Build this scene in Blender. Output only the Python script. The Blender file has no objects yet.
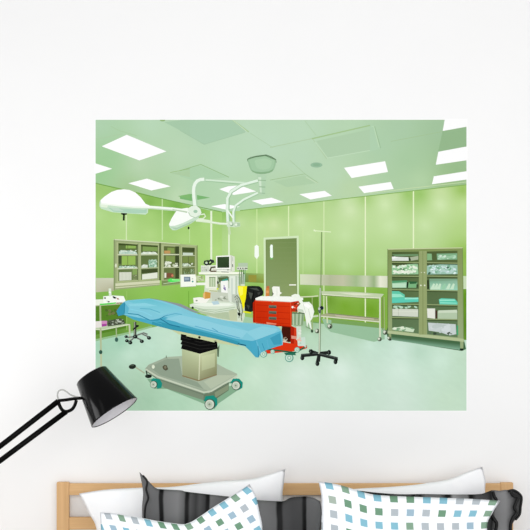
import bpy, bmesh, math, random
from mathutils import Vector, noise
random.seed(7)
C = bpy.context.scene.collection
S = 0.0035          # metres per photo pixel on the wall plane
D = 3.5             # camera distance from the wall
CZ = 1.75           # camera height
E = 1.06            # irradiance on the wall, used to choose print ink brightness

def at(px, py, Y=0.0):
    k = S * (D + Y) / D
    return Vector(((px - 265) * k, Y, CZ - (py - 265) * k))

def lin(c):
    out = []
    for v in c[:3]:
        v = max(0, min(255, v)) / 255
        out.append(v / 12.92 if v <= 0.04045 else ((v + 0.055) / 1.055) ** 2.4)
    return out

def link(o, parent=None):
    C.objects.link(o)
    if parent: o.parent = parent
    return o
def tag(o, label=None, cat=None, group=None, kind=None):
    if label: o['label'] = label
    if cat: o['category'] = cat
    if group: o['group'] = group
    if kind: o['kind'] = kind
    return o
def empty(name, loc, label, cat, group=None):
    o = bpy.data.objects.new(name, None); o.empty_display_size = .05
    o.location = loc; link(o); return tag(o, label, cat, group)

# ------------------------------------------------------------------ materials
def mat(name, col, rough=.5, spec=.5, metal=0.0):
    m = bpy.data.materials.new(name); m.use_nodes = True
    b = m.node_tree.nodes['Principled BSDF']
    b.inputs['Base Color'].default_value = (*lin(col), 1)
    b.inputs['Roughness'].default_value = rough
    b.inputs['Specular IOR Level'].default_value = spec
    b.inputs['Metallic'].default_value = metal
    return m
def nd(m, t, **kw):
    n = m.node_tree.nodes.new(t)
    for k, v in kw.items(): setattr(n, k, v)
    return n
def L(m, a, b): m.node_tree.links.new(a, b)
def ramp(m, stops, interp='LINEAR'):
    r = nd(m, 'ShaderNodeValToRGB'); cr = r.color_ramp; cr.interpolation = interp
    while len(cr.elements) > 1: cr.elements.remove(cr.elements[-1])
    cr.elements[0].position = stops[0][0]; cr.elements[0].color = (*lin(stops[0][1]), 1)
    for p, c in stops[1:]:
        e = cr.elements.new(p); e.color = (*lin(c), 1)
    return r
def noisy(name, c1, c2, scale=(8, 8, 8), rough=.5, spec=.3, bump=0.0, detail=3):
    m = mat(name, c1, rough, spec); b = m.node_tree.nodes['Principled BSDF']
    tc = nd(m, 'ShaderNodeTexCoord'); mp = nd(m, 'ShaderNodeMapping'); mp.inputs['Scale'].default_value = scale
    n = nd(m, 'ShaderNodeTexNoise'); n.inputs['Detail'].default_value = detail; n.inputs['Scale'].default_value = 1
    r = ramp(m, [(.3, c1), (.7, c2)])
    L(m, tc.outputs['Object'], mp.inputs['Vector']); L(m, mp.outputs[0], n.inputs['Vector'])
    L(m, n.outputs['Fac'], r.inputs['Fac']); L(m, r.outputs[0], b.inputs['Base Color'])
    if bump:
        bp = nd(m, 'ShaderNodeBump'); bp.inputs['Strength'].default_value = bump; bp.inputs['Distance'].default_value = .002
        L(m, n.outputs['Fac'], bp.inputs['Height']); L(m, bp.outputs[0], b.inputs['Normal'])
    return m
M = {}
M['wall'] = noisy('white wall paint', (239, 239, 239), (240, 240, 240), (3, 3, 3), .9, .1)
M['floor'] = noisy('pale grey floor boards', (214, 213, 211), (222, 221, 219), (1, 14, 1), .5, .3)
M['base'] = mat('white trim', (236, 236, 236), .6, .2)
M['oak_h'] = noisy('oak grain horizontal', (206, 165, 116), (219, 180, 131), (3, 60, 90), .55, .25, .1)
M['oak_v'] = noisy('oak grain vertical', (202, 161, 113), (216, 176, 128), (70, 60, 3), .55, .25, .1)
M['black'] = mat('black enamel', (2, 2, 2), .35, .08)
M['gloss'] = mat('black gloss enamel', (1, 1, 2), .16, .13)
M['inner'] = mat('pale lamp lining', (214, 212, 216), .6, .2)
M['cable'] = mat('grey cable', (175, 175, 172), .5, .3)
M['steel'] = mat('brushed steel', (150, 150, 150), .35, .5, .8)
M['white_cloth'] = noisy('white cotton', (249, 250, 252), (252, 252, 253), (30, 30, 30), .9, .1)
M['mattress'] = noisy('mattress ticking', (225, 226, 228), (235, 236, 238), (40, 40, 40), .9, .1)
M['cord'] = mat('black satin piping', (10, 10, 11), .5, .3)
M['bulb'] = mat('frosted bulb glass', (240, 238, 230), .3, .5)

def ink():
    m = mat('printed vinyl', (200, 200, 200), .6, .0)
    b = m.node_tree.nodes['Principled BSDF']
    a = nd(m, 'ShaderNodeAttribute'); a.attribute_name = 'ink'
    L(m, a.outputs['Color'], b.inputs['Base Color'])
    return m
M['ink'] = ink()

# patterned pillow cloth: rows of small slanted patches, chosen colour per cell
def patch_cloth(name, nu, nv, shear):
    m = mat(name, (245, 247, 250), .9, .1); b = m.node_tree.nodes['Principled BSDF']
    uv = nd(m, 'ShaderNodeUVMap'); uv.uv_map = 'UVMap'
    sp = nd(m, 'ShaderNodeSeparateXYZ'); L(m, uv.outputs[0], sp.inputs[0])
    def mth(op, a, bb=None):
        n = nd(m, 'ShaderNodeMath', operation=op)
        for i, v in enumerate((a, bb)):
            if v is None: continue
            if isinstance(v, (int, float)): n.inputs[i].default_value = v
            else: L(m, v, n.inputs[i])
        return n.outputs[0]
    U = mth('MULTIPLY', mth('ADD', sp.outputs[0], mth('MULTIPLY', sp.outputs[1], shear)), nu)
    V = mth('MULTIPLY', sp.outputs[1], nv)
    fv = mth('FLOOR', V)
    U = mth('ADD', U, mth('MULTIPLY', fv, .12))
    fu = mth('FLOOR', U)
    du = mth('ABSOLUTE', mth('SUBTRACT', mth('ADD', mth('FRACT', U), mth('MULTIPLY', mth('FRACT', V), .12)), .56))
    dv = mth('ABSOLUTE', mth('SUBTRACT', mth('FRACT', V), .5))
    mask = mth('MULTIPLY', mth('LESS_THAN', du, .235), mth('LESS_THAN', dv, .26))
    cb = nd(m, 'ShaderNodeCombineXYZ'); L(m, fu, cb.inputs[0]); L(m, fv, cb.inputs[1]); cb.inputs[2].default_value = nu * .37
    wn = nd(m, 'ShaderNodeTexWhiteNoise'); wn.noise_dimensions = '3D'; L(m, cb.outputs[0], wn.inputs['Vector'])
    r = ramp(m, [(0, (132, 184, 202)), (.26, (132, 162, 140)), (.46, (166, 180, 168)), (.62, (156, 182, 198)), (.76, (176, 184, 190)), (.88, (112, 150, 124))], 'CONSTANT')
    L(m, wn.outputs['Value'], r.inputs['Fac'])
    mx = nd(m, 'ShaderNodeMix', data_type='RGBA')
    mx.inputs[6].default_value = (*lin((244, 247, 251)), 1)
    L(m, mask, mx.inputs[0]); L(m, r.outputs[0], mx.inputs[7]); L(m, mx.outputs[2], b.inputs['Base Color'])
    return m
M['patch_a'] = patch_cloth('patch print cotton', 12, 11.8, .22)
M['patch_b'] = patch_cloth('patch print cotton two', 11.0, 11.7, -.04)

def fold_stripe_cloth(name, stops):  # black bands and grey gradients paint satin fold shading into the stripes
    m = mat(name, (70, 70, 72), .45, .12); b = m.node_tree.nodes['Principled BSDF']
    uv = nd(m, 'ShaderNodeUVMap'); uv.uv_map = 'UVMap'
    sp = nd(m, 'ShaderNodeSeparateXYZ'); L(m, uv.outputs[0], sp.inputs[0])
    n = nd(m, 'ShaderNodeTexNoise'); n.inputs['Scale'].default_value = 3.0; L(m, uv.outputs[0], n.inputs['Vector'])
    a = nd(m, 'ShaderNodeMath', operation='MULTIPLY_ADD'); L(m, n.outputs['Fac'], a.inputs[0]); a.inputs[1].default_value = .03
    L(m, sp.outputs[0], a.inputs[2])
    r = ramp(m, stops); L(m, a.outputs[0], r.inputs['Fac']); L(m, r.outputs[0], b.inputs['Base Color'])
    return m
def st(px0, px1, rows): return [((p - px0) / (px1 - px0) + .015, c) for p, c in rows]
g = lambda v: (v, v, v + 1)
M['satin_a'] = fold_stripe_cloth('grey fold-shaded striped satin', st(139, 321, [
    (140, g(112)), (146, g(105)), (159, g(98)), (160.5, g(12)), (163.5, g(10)), (165, g(105)), (178, g(120)), (184, g(92)), (185.5, g(12)), (188, g(14)),
    (190, g(78)), (196, g(52)), (200, g(76)), (205, g(60)), (207, g(10)), (209.5, g(14)), (211, g(112)), (222, g(98)), (232, g(80)), (255, g(90)), (262, g(112)), (275, g(96)),
    (277, g(16)), (281, g(14)), (283, g(66)), (292, g(60)), (301, g(66)), (303, g(8)), (305.5, g(8)), (307, g(100)), (316, g(116))]))
M['satin_b'] = fold_stripe_cloth('grey fold-shaded striped satin two', st(335, 522, [
    (350, g(96)), (360, g(60)), (385, g(30)), (395, g(84)), (410, g(70)), (414, g(14)), (418, g(60)), (421, g(12)), (426, g(110)), (440, g(104)), (446, g(14)), (450, g(30)),
    (453, g(150)), (462, g(120)), (467, g(116)), (469, g(12)), (472, g(20)), (476, g(76)), (486, g(60)), (490, g(30)), (493, g(116)), (505, g(128)), (512, g(96)), (515, g(60)), (519, g(90))]))

# ------------------------------------------------------------------ mesh helpers
def mesh_obj(name, verts, faces, m, parent=None, smooth=False, uvs=None):
    me = bpy.data.meshes.new(name); me.from_pydata([tuple(v) for v in verts], [], faces); me.materials.append(m)
    if smooth:
        for p in me.polygons: p.use_smooth = True
    if uvs:
        ul = me.uv_layers.new(name='UVMap')
        for lp in me.loops: ul.data[lp.index].uv = uvs[lp.vertex_index]
    me.update()
    return link(bpy.data.objects.new(name, me), parent)
def box(name, a, b, m, parent=None, bevel=.0, origin=None):
    bm = bmesh.new(); bmesh.ops.create_cube(bm, size=1)
    for v in bm.verts:
        v.co = Vector([(a[i] + b[i]) / 2 + v.co[i] * abs(b[i] - a[i]) for i in range(3)])
        if origin: v.co -= Vector(origin)
    if bevel: bmesh.ops.bevel(bm, geom=bm.edges[:], offset=bevel, segments=3, affect='EDGES', profile=.6)
    me = bpy.data.meshes.new(name); bm.to_mesh(me); bm.free(); me.materials.append(m)
    return link(bpy.data.objects.new(name, me), parent)
def catmull(pts, n=6):
    pts = [Vector(p) for p in pts]; out = []
    for i in range(len(pts) - 1):
        p0 = pts[max(i - 1, 0)]; p1 = pts[i]; p2 = pts[i + 1]; p3 = pts[min(i + 2, len(pts) - 1)]
        for k in range(n):
            t = k / n
            out.append(.5 * ((2 * p1) + (p2 - p0) * t + (2 * p0 - 5 * p1 + 4 * p2 - p3) * t * t + (3 * p1 - p0 - 3 * p2 + p3) * t ** 3))
    out.append(pts[-1]); return out
def tube_geo(pts, r, seg=12):
    pts = [Vector(p) for p in pts]; V = []; F = []
    t0 = (pts[1] - pts[0]).normalized()
    n = t0.orthogonal().normalized()
    for i, p in enumerate(pts):
        t = (pts[min(i + 1, len(pts) - 1)] - pts[max(i - 1, 0)]).normalized()
        n = (n - t * n.dot(t)).normalized(); b = t.cross(n)
        rr = r[i] if isinstance(r, (list, tuple)) else r
        for k in range(seg):
            a = 2 * math.pi * k / seg; V.append(p + (n * math.cos(a) + b * math.sin(a)) * rr)
    for i in range(len(pts) - 1):
        for k in range(seg):
            a = i * seg + k; b_ = i * seg + (k + 1) % seg
            F.append((a, b_, b_ + seg, a + seg))
    F.append(tuple(reversed(range(seg)))); F.append(tuple(range((len(pts) - 1) * seg, len(pts) * seg)))
    return V, F
def tube(name, pts, r, m, parent=None, seg=12, origin=(0, 0, 0)):
    V, F = tube_geo(pts, r, seg); o = Vector(origin)
    return mesh_obj(name, [v - o for v in V], F, m, parent, True)

# ------------------------------------------------------------------ the room
X0, X1 = -2.6, 2.6
tag(box('wall_back', (X0, 0, 0), (X1, .12, 2.7), M['wall']), kind='structure')
tag(box('floor', (X0, -4.2, -.06), (X1, .12, 0), M['floor']), kind='structure')
tag(box('baseboard_back', (X0, -.016, .0005), (X1, -.0002, .09), M['base'], bevel=.003), kind='structure')

# ------------------------------------------------------------------ the mural: flat inks in thin layers
MX0, MX1, MY0, MY1 = 95.6, 466.4, 119.8, 410.6
placed = []
T = [0, 0, 1]
def Z(x, y, s): T[0], T[1], T[2] = x, y, s
def tr(p): return (T[0] + p[0] / T[2], T[1] + p[1] / T[2])
def clip(pts):
    def cut(P, ins, inter):
        out = []
        for i in range(len(P)):
            a, b = P[i - 1], P[i]
            if ins(b):
                if not ins(a): out.append(inter(a, b))
                out.append(b)
            elif ins(a): out.append(inter(a, b))
        return out
    def ix(x): return lambda a, b: (x, a[1] + (b[1] - a[1]) * (x - a[0]) / (b[0] - a[0]))
    def iy(y): return lambda a, b: (a[0] + (b[0] - a[0]) * (y - a[1]) / (b[1] - a[1]), y)
    for f, i in ((lambda p: p[0] >= MX0, ix(MX0)), (lambda p: p[0] <= MX1, ix(MX1)), (lambda p: p[1] >= MY0, iy(MY0)), (lambda p: p[1] <= MY1, iy(MY1))):
        if not pts: return pts
        pts = cut(pts, f, i)
    return pts
MC = at((MX0 + MX1) / 2, (MY0 + MY1) / 2)
STEP = 2.2e-5
class Part:
    def __init__(s, name, label=None): s.name = name; s.label = label; s.V = []; s.F = []; s.col = []
    def raw(s, faces):          # faces: list of (pts px, colours per corner); all on one level
        faces = [(clip(p) if len(c) == 1 else p, c) for p, c in faces]
        faces = [f for f in faces if len(f[0]) > 2]
        if not faces: return
        xs = [p[0] for f in faces for p in f[0]]; ys = [p[1] for f in faces for p in f[0]]
        bb = (min(xs), min(ys), max(xs), max(ys)); lv = 0
        for b, l in placed:
            if b[0] < bb[2] and bb[0] < b[2] and b[1] < bb[3] and bb[1] < b[3] and l > lv: lv = l
        lv += 1; placed.append((bb, lv))
        for pts, cs in faces:
            k = len(s.V)
            for p in pts:
                v = at(p[0], p[1]); s.V.append((v.x - MC.x, -.0006 - lv * STEP, v.z - MC.z))
            s.F.append(list(range(k, k + len(pts))))
            s.col.append([cs[0]] * len(pts) if len(cs) == 1 else cs)
    def poly(s, pts, c): s.raw([([tr(p) for p in pts], [c])])
    def rect(s, x0, y0, x1, y1, c): s.poly([(x0, y0), (x1, y0), (x1, y1), (x0, y1)], c)
    def grad(s, q, cs):          # quad TL,TR,BR,BL with a colour each
        q = [tr(p) for p in q]; n = 6; fs = []
        def bl(a, u, v): return tuple(a[0][i] * (1 - u) * (1 - v) + a[1][i] * u * (1 - v) + a[2][i] * u * v + a[3][i] * (1 - u) * v for i in range(len(a[0])))
        for i in range(n):
            for j in range(n):
                uv = [(i / n, j / n), ((i + 1) / n, j / n), ((i + 1) / n, (j + 1) / n), (i / n, (j + 1) / n)]
                fs.append(([bl(q, *t) for t in uv], [bl(cs, *t) for t in uv]))
        s.raw([(p, c) if all(MX0 <= x <= MX1 and MY0 <= y <= MY1 for x, y in p) else (p, [c[0]]) for p, c in fs])
    def field(s, q, pts, nx=40, ny=30, pw=2.2, jit=0):        # colour field from sample points (photo px)
        q = [tr(p) for p in q]; fs = []
        def pos(u, v): return tuple(q[0][i] * (1 - u) * (1 - v) + q[1][i] * u * (1 - v) + q[2][i] * u * v + q[3][i] * (1 - u) * v for i in (0, 1))
        def col(p):
            w = 0; c = [0, 0, 0]
            for x, y, cc in pts:
                k = 1 / (((p[0] - x) ** 2 + (p[1] - y) ** 2) ** .5 + 9) ** (pw + .5)
                w += k
                for i in range(3): c[i] += cc[i] * k
            j = noise.noise((p[0] * .35, p[1] * .35, 1.7)) * jit
            return tuple(v / w + j for v in c)
        for i in range(nx):
            for j in range(ny):
                P = [pos(i / nx, j / ny), pos((i + 1) / nx, j / ny), pos((i + 1) / nx, (j + 1) / ny), pos(i / nx, (j + 1) / ny)]
                if all(MX0 - .01 <= x <= MX1 + .01 and MY0 - .01 <= y <= MY1 + .01 for x, y in P): fs.append((P, [col(p) for p in P]))
                else: fs.append((P, [col(P[0])]))
        s.raw(fs)
    def path(s, pts, w, c):
        P = [tr(p) for p in pts]; w = w if isinstance(w, (list, tuple)) else [w] * len(P)
        Lf, R = [], []
        for i, p in enumerate(P):
            a = P[max(i - 1, 0)]; b = P[min(i + 1, len(P) - 1)]
            dx, dy = b[0] - a[0], b[1] - a[1]; l = math.hypot(dx, dy) or 1
            nx, ny = -dy / l * w[i] / 2, dx / l * w[i] / 2
            Lf.append((p[0] + nx, p[1] + ny)); R.append((p[0] - nx, p[1] - ny))
        s.raw([([Lf[i], Lf[i + 1], R[i + 1], R[i]], [c]) for i in range(len(P) - 1)])
    def ell(s, cx, cy, rx, ry, c, rot=0, n=20):
        a = math.radians(rot); pts = []
        for k in range(n):
            t = 2 * math.pi * k / n; x, y = rx * math.cos(t), ry * math.sin(t)
            pts.append((cx + x * math.cos(a) - y * math.sin(a), cy + x * math.sin(a) + y * math.cos(a)))
        s.poly(pts, c)
    def blobs(s, x0, y0, x1, y1, n, cols, sz=(4, 9), asp=.6):
        for _ in range(n):
            r = random.uniform(*sz); rx, ry = r, r * asp
            x = random.uniform(x0 + rx, max(x1 - rx, x0 + rx)); y = random.uniform(y0 + ry, max(y1 - ry, y0 + ry))
            s.ell(x, y, rx, ry, random.choice(cols), random.uniform(-40, 40), 8)
    def build(s, parent):
        me = bpy.data.meshes.new(s.name); me.from_pydata(s.V, [], s.F); me.materials.append(M['ink'])
        at_ = me.color_attributes.new('ink', 'FLOAT_COLOR', 'CORNER'); k = 0
        for cs in s.col:
            for c in cs:
                r = [min(v / E, .9) for v in lin(c)]; at_.data[k].color = (*r, 1); k += 1
        # face the viewer
        me.update()
        o = link(bpy.data.objects.new(s.name, me), parent)
        if s.label: o['label'] = s.label
        return o

mural = empty('wall_mural', (MC.x, -.0003, MC.z), 'large unframed wall mural print of a green operating room, hung above the bed', 'wall mural')
p0, p1 = at(94.6, 118.8), at(467.4, 411.6)
box('backing_sheet', (p0.x - MC.x, -.0003, p1.z - MC.z), (p1.x - MC.x, 0.0002, p0.z - MC.z), mat('white vinyl sheet', (246, 246, 246), .7, .1), mural)
def done(p, parent=mural): return p.build(parent)

# --- painted room shell
Z(0, 0, 1)
w = Part('printed_green_wall', 'pale to lime green wall panels in the print')
_wf = w.field
def tint(q, pts, nx, ny): _wf(q, [(x, y, tuple(v + (k - v) * .09 for v, k in zip(c, (190, 205, 190)))) for x, y, c in pts], nx, ny)
tint([(MX0, 180), (223, 180), (223, 345), (MX0, 345)], [
    (98, 188, (150, 192, 104)), (120, 196, (140, 184, 96)), (150, 203, (112, 165, 62)), (176, 208, (100, 160, 52)), (200, 213, (120, 175, 70)), (98, 215, (178, 215, 138)), (98, 240, (168, 210, 125)),
    (98, 265, (146, 196, 96)), (125, 222, (184, 218, 145)), (125, 240, (178, 213, 134)), (150, 215, (168, 208, 120)), (150, 235, (176, 212, 130)), (185, 225, (168, 208, 116)), (185, 240, (172, 210, 124)),
    (205, 225, (176, 214, 128)), (200, 255, (162, 205, 108)), (215, 250, (176, 214, 126)), (110, 300, (122, 178, 66)), (100, 320, (84, 130, 40)), (115, 330, (82, 132, 38)), (150, 300, (136, 190, 76)),
    (180, 300, (128, 184, 66)), (190, 292, (130, 188, 68)), (140, 322, (112, 160, 62)), (210, 285, (150, 200, 90))], 44, 50)
def soft(q, pts, nx, ny):
    out = []
    for x, y, c in pts:
        k = max(0, min(1, (c[1] - 165) / 40)); out.append((x, y, tuple(v + (255 - v) * kk * k for v, kk in zip(c, (.18, .12, .26)))))
    _wf(q, out, nx, ny)
soft([(222, 178), (MX1, 178), (MX1, 346), (222, 346)], [
    (225, 213, (120, 176, 66)), (240, 210, (150, 196, 94)), (258, 209, (134, 188, 78)), (275, 208, (140, 190, 80)), (240, 222, (186, 218, 138)), (260, 225, (186, 220, 134)), (274, 224, (200, 222, 146)), (290, 212, (150, 196, 94)),
    (305, 204, (150, 194, 92)), (300, 220, (196, 224, 150)), (335, 200, (150, 194, 96)), (345, 202, (190, 220, 150)), (350, 210, (206, 228, 166)), (365, 198, (140, 188, 80)), (385, 204, (204, 230, 164)), (395, 197, (180, 212, 130)), (408, 194, (132, 184, 72)),
    (420, 194, (132, 184, 72)), (440, 192, (186, 214, 132)), (440, 204, (206, 232, 166)), (462, 190, (134, 180, 66)), (464, 205, (180, 216, 120)), (425, 225, (190, 222, 144)), (390, 225, (188, 222, 142)), (345, 235, (184, 219, 138)),
    (310, 235, (180, 216, 128)), (310, 262, (164, 206, 108)), (345, 265, (166, 208, 112)), (380, 262, (164, 206, 108)), (240, 245, (166, 210, 108)), (240, 268, (150, 200, 90)), (258, 250, (176, 212, 114)), (255, 290, (126, 176, 66)),
    (345, 292, (146, 192, 84)), (380, 295, (120, 172, 52)), (320, 292, (140, 188, 84)), (345, 305, (112, 160, 40)), (370, 310, (104, 152, 34)), (350, 320, (120, 165, 46)), (465, 230, (160, 202, 92)), (465, 255, (128, 176, 54)),
    (465, 300, (90, 140, 28)), (465, 325, (84, 130, 30)), (305, 300, (104, 150, 48)), (330, 300, (96, 140, 36)), (425, 240, (170, 208, 116))], 70, 50)
for x, y0, y1, c, wd in ((126.4, 214, 242, (206, 226, 176), 1.1), (162.3, 199, 240, (192, 220, 160), 1.1), (189.6, 228, 243, (186, 218, 150), .8), (211.3, 211, 262, (224, 236, 208), 1.9), (229, 213, 256, (222, 236, 206), 1.6),
                      (256.9, 209, 281, (200, 226, 160), 1.0), (288.6, 206, 236, (214, 232, 180), 1.2), (323.9, 201, 323, (206, 226, 172), 1.1), (365.3, 196, 327, (226, 236, 196), 1.2), (413.4, 190, 249, (226, 238, 196), 1.3),
                      (126.8, 291, 330, (150, 190, 100), .7), (188.7, 291, 308, (106, 160, 58), .6)):
    w.rect(x - wd / 2, y0, x + wd / 2, y1, c)
done(w)

b = Part('printed_steel_wall_band', 'pale steel strip left of the wall cabinets')
b.grad([(96, 278), (114, 278), (114, 291), (96, 292.3)], [(196, 200, 176), (206, 208, 186), (170, 170, 140), (190, 190, 162)])
xs = [300, 316, 330, 343, 356, 366, 374, 380, 388]; cc = [(208, 218, 186), (200, 206, 178), (176, 182, 150), (190, 192, 162), (160, 184, 138), (196, 204, 176), (150, 174, 128), (226, 228, 208), (210, 216, 190)]
done(b); b = Part('printed_steel_wall_band', 'long brushed steel strip along the back wall behind the steel table')
for i in range(8):
    a0 = 274.2 + (xs[i] - 300) * .02; a1 = 274.2 + (xs[i + 1] - 300) * .02; b0 = 284.6 + (xs[i] - 300) * .035; b1 = 284.6 + (xs[i + 1] - 300) * .035
    b.grad([(xs[i], a0), (xs[i + 1], a1), (xs[i + 1], b1), (xs[i], b0)], [cc[i], cc[i + 1], cc[i + 1], cc[i]])
done(b); b = Part('printed_steel_wall_band', 'olive steel strip left of the printed door')
b.grad([(243, 273), (264, 273.6), (264, 283), (243, 282)], [(128, 154, 86), (150, 178, 100), (136, 150, 60), (104, 130, 66)])
b.rect(248.5, 275, 256.5, 282, (146, 144, 62)); done(b); b = Part('printed_steel_wall_band', 'bit of steel strip right of the supply cabinet')
b.rect(462.5, 276, MX1, 289, (196, 216, 178))
done(b)

c = Part('printed_ceiling', 'mint green suspended ceiling in the print')
CF = [(100, 125, (172, 205, 172)), (150, 124, (182, 212, 182)), (200, 128, (174, 205, 176)), (250, 130, (184, 212, 184)), (300, 130, (184, 212, 184)), (350, 125, (180, 209, 176)), (400, 130, (168, 199, 166)), (440, 130, (160, 192, 156)), (460, 145, (146, 180, 138)),
      (110, 155, (158, 200, 152)), (98, 172, (152, 198, 144)), (140, 165, (182, 208, 174)), (180, 150, (182, 210, 178)), (225, 160, (182, 212, 182)), (270, 145, (184, 212, 186)), (300, 160, (182, 210, 182)), (330, 175, (182, 210, 178)), (380, 145, (170, 202, 168)),
      (410, 160, (164, 198, 158)), (420, 180, (176, 206, 164)), (455, 170, (150, 184, 138)), (200, 190, (172, 206, 168)), (240, 200, (178, 210, 172)), (290, 190, (178, 206, 166)), (350, 190, (182, 208, 166)), (450, 184, (156, 188, 134)), (160, 190, (166, 200, 156)), (180, 200, (190, 214, 178)), (130, 190, (160, 192, 142))]
# ceiling edge follows the wall tops
edge = [(MX0, 183), (128, 189.8), (160, 198), (190, 205.6), (208, 210), (222, 212), (240, 210.8), (258, 208.9), (285, 205.2), (324.7, 200.8), (370, 196), (413.4, 190.5), (MX1, 184.6)]
for i in range(len(edge) - 1):
    (xa, ya), (xb, yb) = edge[i], edge[i + 1]
    n = max(2, int((xb - xa) / 5))
    c.field([(xa, MY0), (xb, MY0), (xb, yb), (xa, ya)], CF, n, 18, 2.4)
# cornice highlights and shadow
c.path([(MX0, 183.2), (160, 198.3), (222, 212)], .8, (110, 158, 70))
c.path([(370, 193.3), (413, 187.9), (MX1, 182)], .6, (196, 216, 170)); c.path([(240, 210.6), (324.7, 200.9), (MX1, 184.8)], .8, (130, 172, 88))
Z(180, 115, 5.3)
c.poly([(0, 22), (275, 22), (350, 88), (128, 158), (0, 82)], (166, 199, 170)); c.path([(0, 82), (128, 156), (345, 92)], .5, (158, 190, 158))
c.path([(0, 295), (110, 262), (260, 330)], .9, (150, 186, 138)); c.poly([(0, 298), (108, 268), (250, 330), (130, 345), (80, 350), (0, 325)], (170, 204, 168))
c.poly([(0, 430), (60, 418), (160, 438), (60, 456), (0, 444)], (120, 176, 112))
c.path([(280, 28), (365, 90)], 1.3, (166, 198, 150)); c.path([(372, 96), (490, 172), (530, 160)], .6, (172, 202, 166)); c.path([(275, 22), (352, 86)], .5, (206, 224, 194))
Z(270, 115, 5.3)
c.path([(0, 172), (225, 125), (300, 232)], .7, (172, 198, 158)); c.path([(222, 126), (530, 55)], 1.3, (160, 192, 140)); c.path([(185, 32), (245, 108)], .5, (170, 200, 160))
c.poly([(245, 138), (530, 76), (530, 190), (305, 225)], (172, 201, 168)); c.path([(240, 145), (305, 228), (530, 188)], .8, (190, 216, 186))
c.path([(0, 345), (185, 312), (255, 360)], .6, (152, 184, 138)); c.poly([(20, 352), (180, 320), (240, 362), (90, 382)], (172, 202, 166)); c.path([(105, 240), (185, 312)], .5, (164, 194, 152))
c.path([(190, 330), (255, 362)], .5, (200, 218, 186))
Z(370, 115, 5.3)
c.poly([(0, 60), (15, 50), (55, 178), (0, 195)], (172, 204, 172)); c.path([(8, 62), (20, 60), (48, 170)], 1.0, (186, 214, 180)); c.path([(24, 60), (56, 176)], .8, (152, 186, 148))
c.path([(110, 140), (400, 85)], .5, (160, 190, 146)); c.poly([(385, 85), (512, 62), (512, 166), (360, 197)], (146, 180, 138))
Z(90, 115, 5.3)
c.poly([(395, 38), (530, 22), (530, 110)], (164, 197, 166)); c.path([(110, 60), (160, 85), (250, 110)], .5, (164, 196, 152)); c.path([(425, 305), (530, 285)], .7, (152, 186, 130)); c.path([(30, 130), (170, 100)], .5, (170, 198, 160))
c.poly([(465, 430), (530, 418), (530, 446)], (126, 180, 110)); c.poly([(430, 310), (530, 290), (530, 330)], (170, 200, 160)); c.ell(385, 28, 14, 6, (140, 176, 112))
done(c)

# floor
f = Part('printed_floor', 'pale mint vinyl floor in the print')
FF = [(98, 350, (164, 206, 180)), (98, 375, (182, 214, 190)), (98, 405, (178, 214, 188)), (120, 342, (158, 202, 176)), (130, 355, (196, 226, 206)), (150, 345, (190, 222, 202)), (170, 340, (196, 224, 204)), (140, 380, (178, 212, 184)), (150, 400, (168, 206, 176)),
      (180, 405, (176, 212, 184)), (205, 408, (186, 218, 192)), (240, 400, (196, 224, 198)), (240, 360, (186, 220, 194)), (255, 375, (206, 230, 208)), (300, 400, (213, 232, 218)), (300, 375, (216, 234, 221)), (340, 400, (210, 232, 216)), (340, 370, (220, 238, 226)),
      (400, 400, (210, 230, 216)), (400, 370, (214, 235, 221)), (400, 350, (206, 230, 216)), (420, 352, (182, 214, 192)), (450, 400, (198, 224, 200)), (462, 380, (192, 220, 196)), (440, 360, (204, 230, 212)), (462, 360, (190, 218, 194)), (370, 345, (204, 230, 214)), (350, 325, (176, 206, 176)),
      (330, 335, (184, 214, 190)), (310, 335, (190, 220, 196)), (360, 335, (176, 208, 182)), (380, 340, (186, 216, 196)), (250, 320, (150, 190, 150)), (310, 325, (140, 176, 130)), (225, 350, (184, 216, 186)), (210, 345, (170, 202, 168)), (250, 322, (170, 204, 170))]
Z(0, 0, 1)
fe = [(MX0, 341), (128, 334), (152, 327.5), (222, 312), (250, 317.5), (315, 322), (365, 328), (388, 332), (430, 338), (MX1, 340)]
for i in range(len(fe) - 1):
    (xa, ya), (xb, yb) = fe[i], fe[i + 1]
    f.field([(xa, ya), (xb, yb), (xb, MY1), (xa, MY1)], FF, max(2, int((xb - xa) / 4)), 26, 2.4, 3)
f.path([(MX0, 340), (128, 333), (152, 326.5)], 1.6, (150, 190, 140)); f.path([(312, 322), (365, 327.6), (388, 332)], 1.2, (116, 160, 92))
done(f)

# ceiling light panels
def lpanel(pts, z, label):
    Z(*z); p = Part('printed_ceiling_light', label); p.poly(pts, (255, 255, 255)); done(p)
z1 = (90, 115, 5.3); z2 = (180, 115, 5.3); z3 = (270, 115, 5.3); z4 = (370, 115, 5.3)
lpanel([(62, 166), (195, 105), (405, 193), (262, 241)], z1, 'large glowing ceiling panel at the upper left of the print')
lpanel([(28, 256), (118, 285), (28, 312)], z1, 'glowing ceiling panel cut off by the print\'s left edge')
lpanel([(203, 362), (302, 337), (428, 378), (325, 400)], z1, 'small glowing ceiling panel above the left surgical light')
lpanel([(208, 393), (255, 378), (318, 373), (405, 405), (285, 424)], z2, 'glowing ceiling panel behind the curved lamp arm')
lpanel([(165, 484), (235, 472), (318, 486), (245, 502)], z2, 'narrow glowing ceiling panel nearest the room corner')
lpanel([(380, 455), (485, 438), (550, 462), (435, 476)], z2, 'small glowing ceiling panel below the lamp mount')
lpanel([(155, 420), (290, 402), (328, 428), (215, 448)], z3, 'glowing ceiling panel over the closed door side')
lpanel([(392, 280), (610, 245), (625, 302), (432, 334)], z3, 'large glowing ceiling panel in the upper middle right')
lpanel([(468, 380), (640, 355), (655, 392), (498, 414)], z3, 'small glowing ceiling panel under the larger middle one')
lpanel([(396, 22), (512, 22), (512, 62), (385, 85)], z4, 'glowing ceiling panel cut by the print\'s top right corner')
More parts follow.
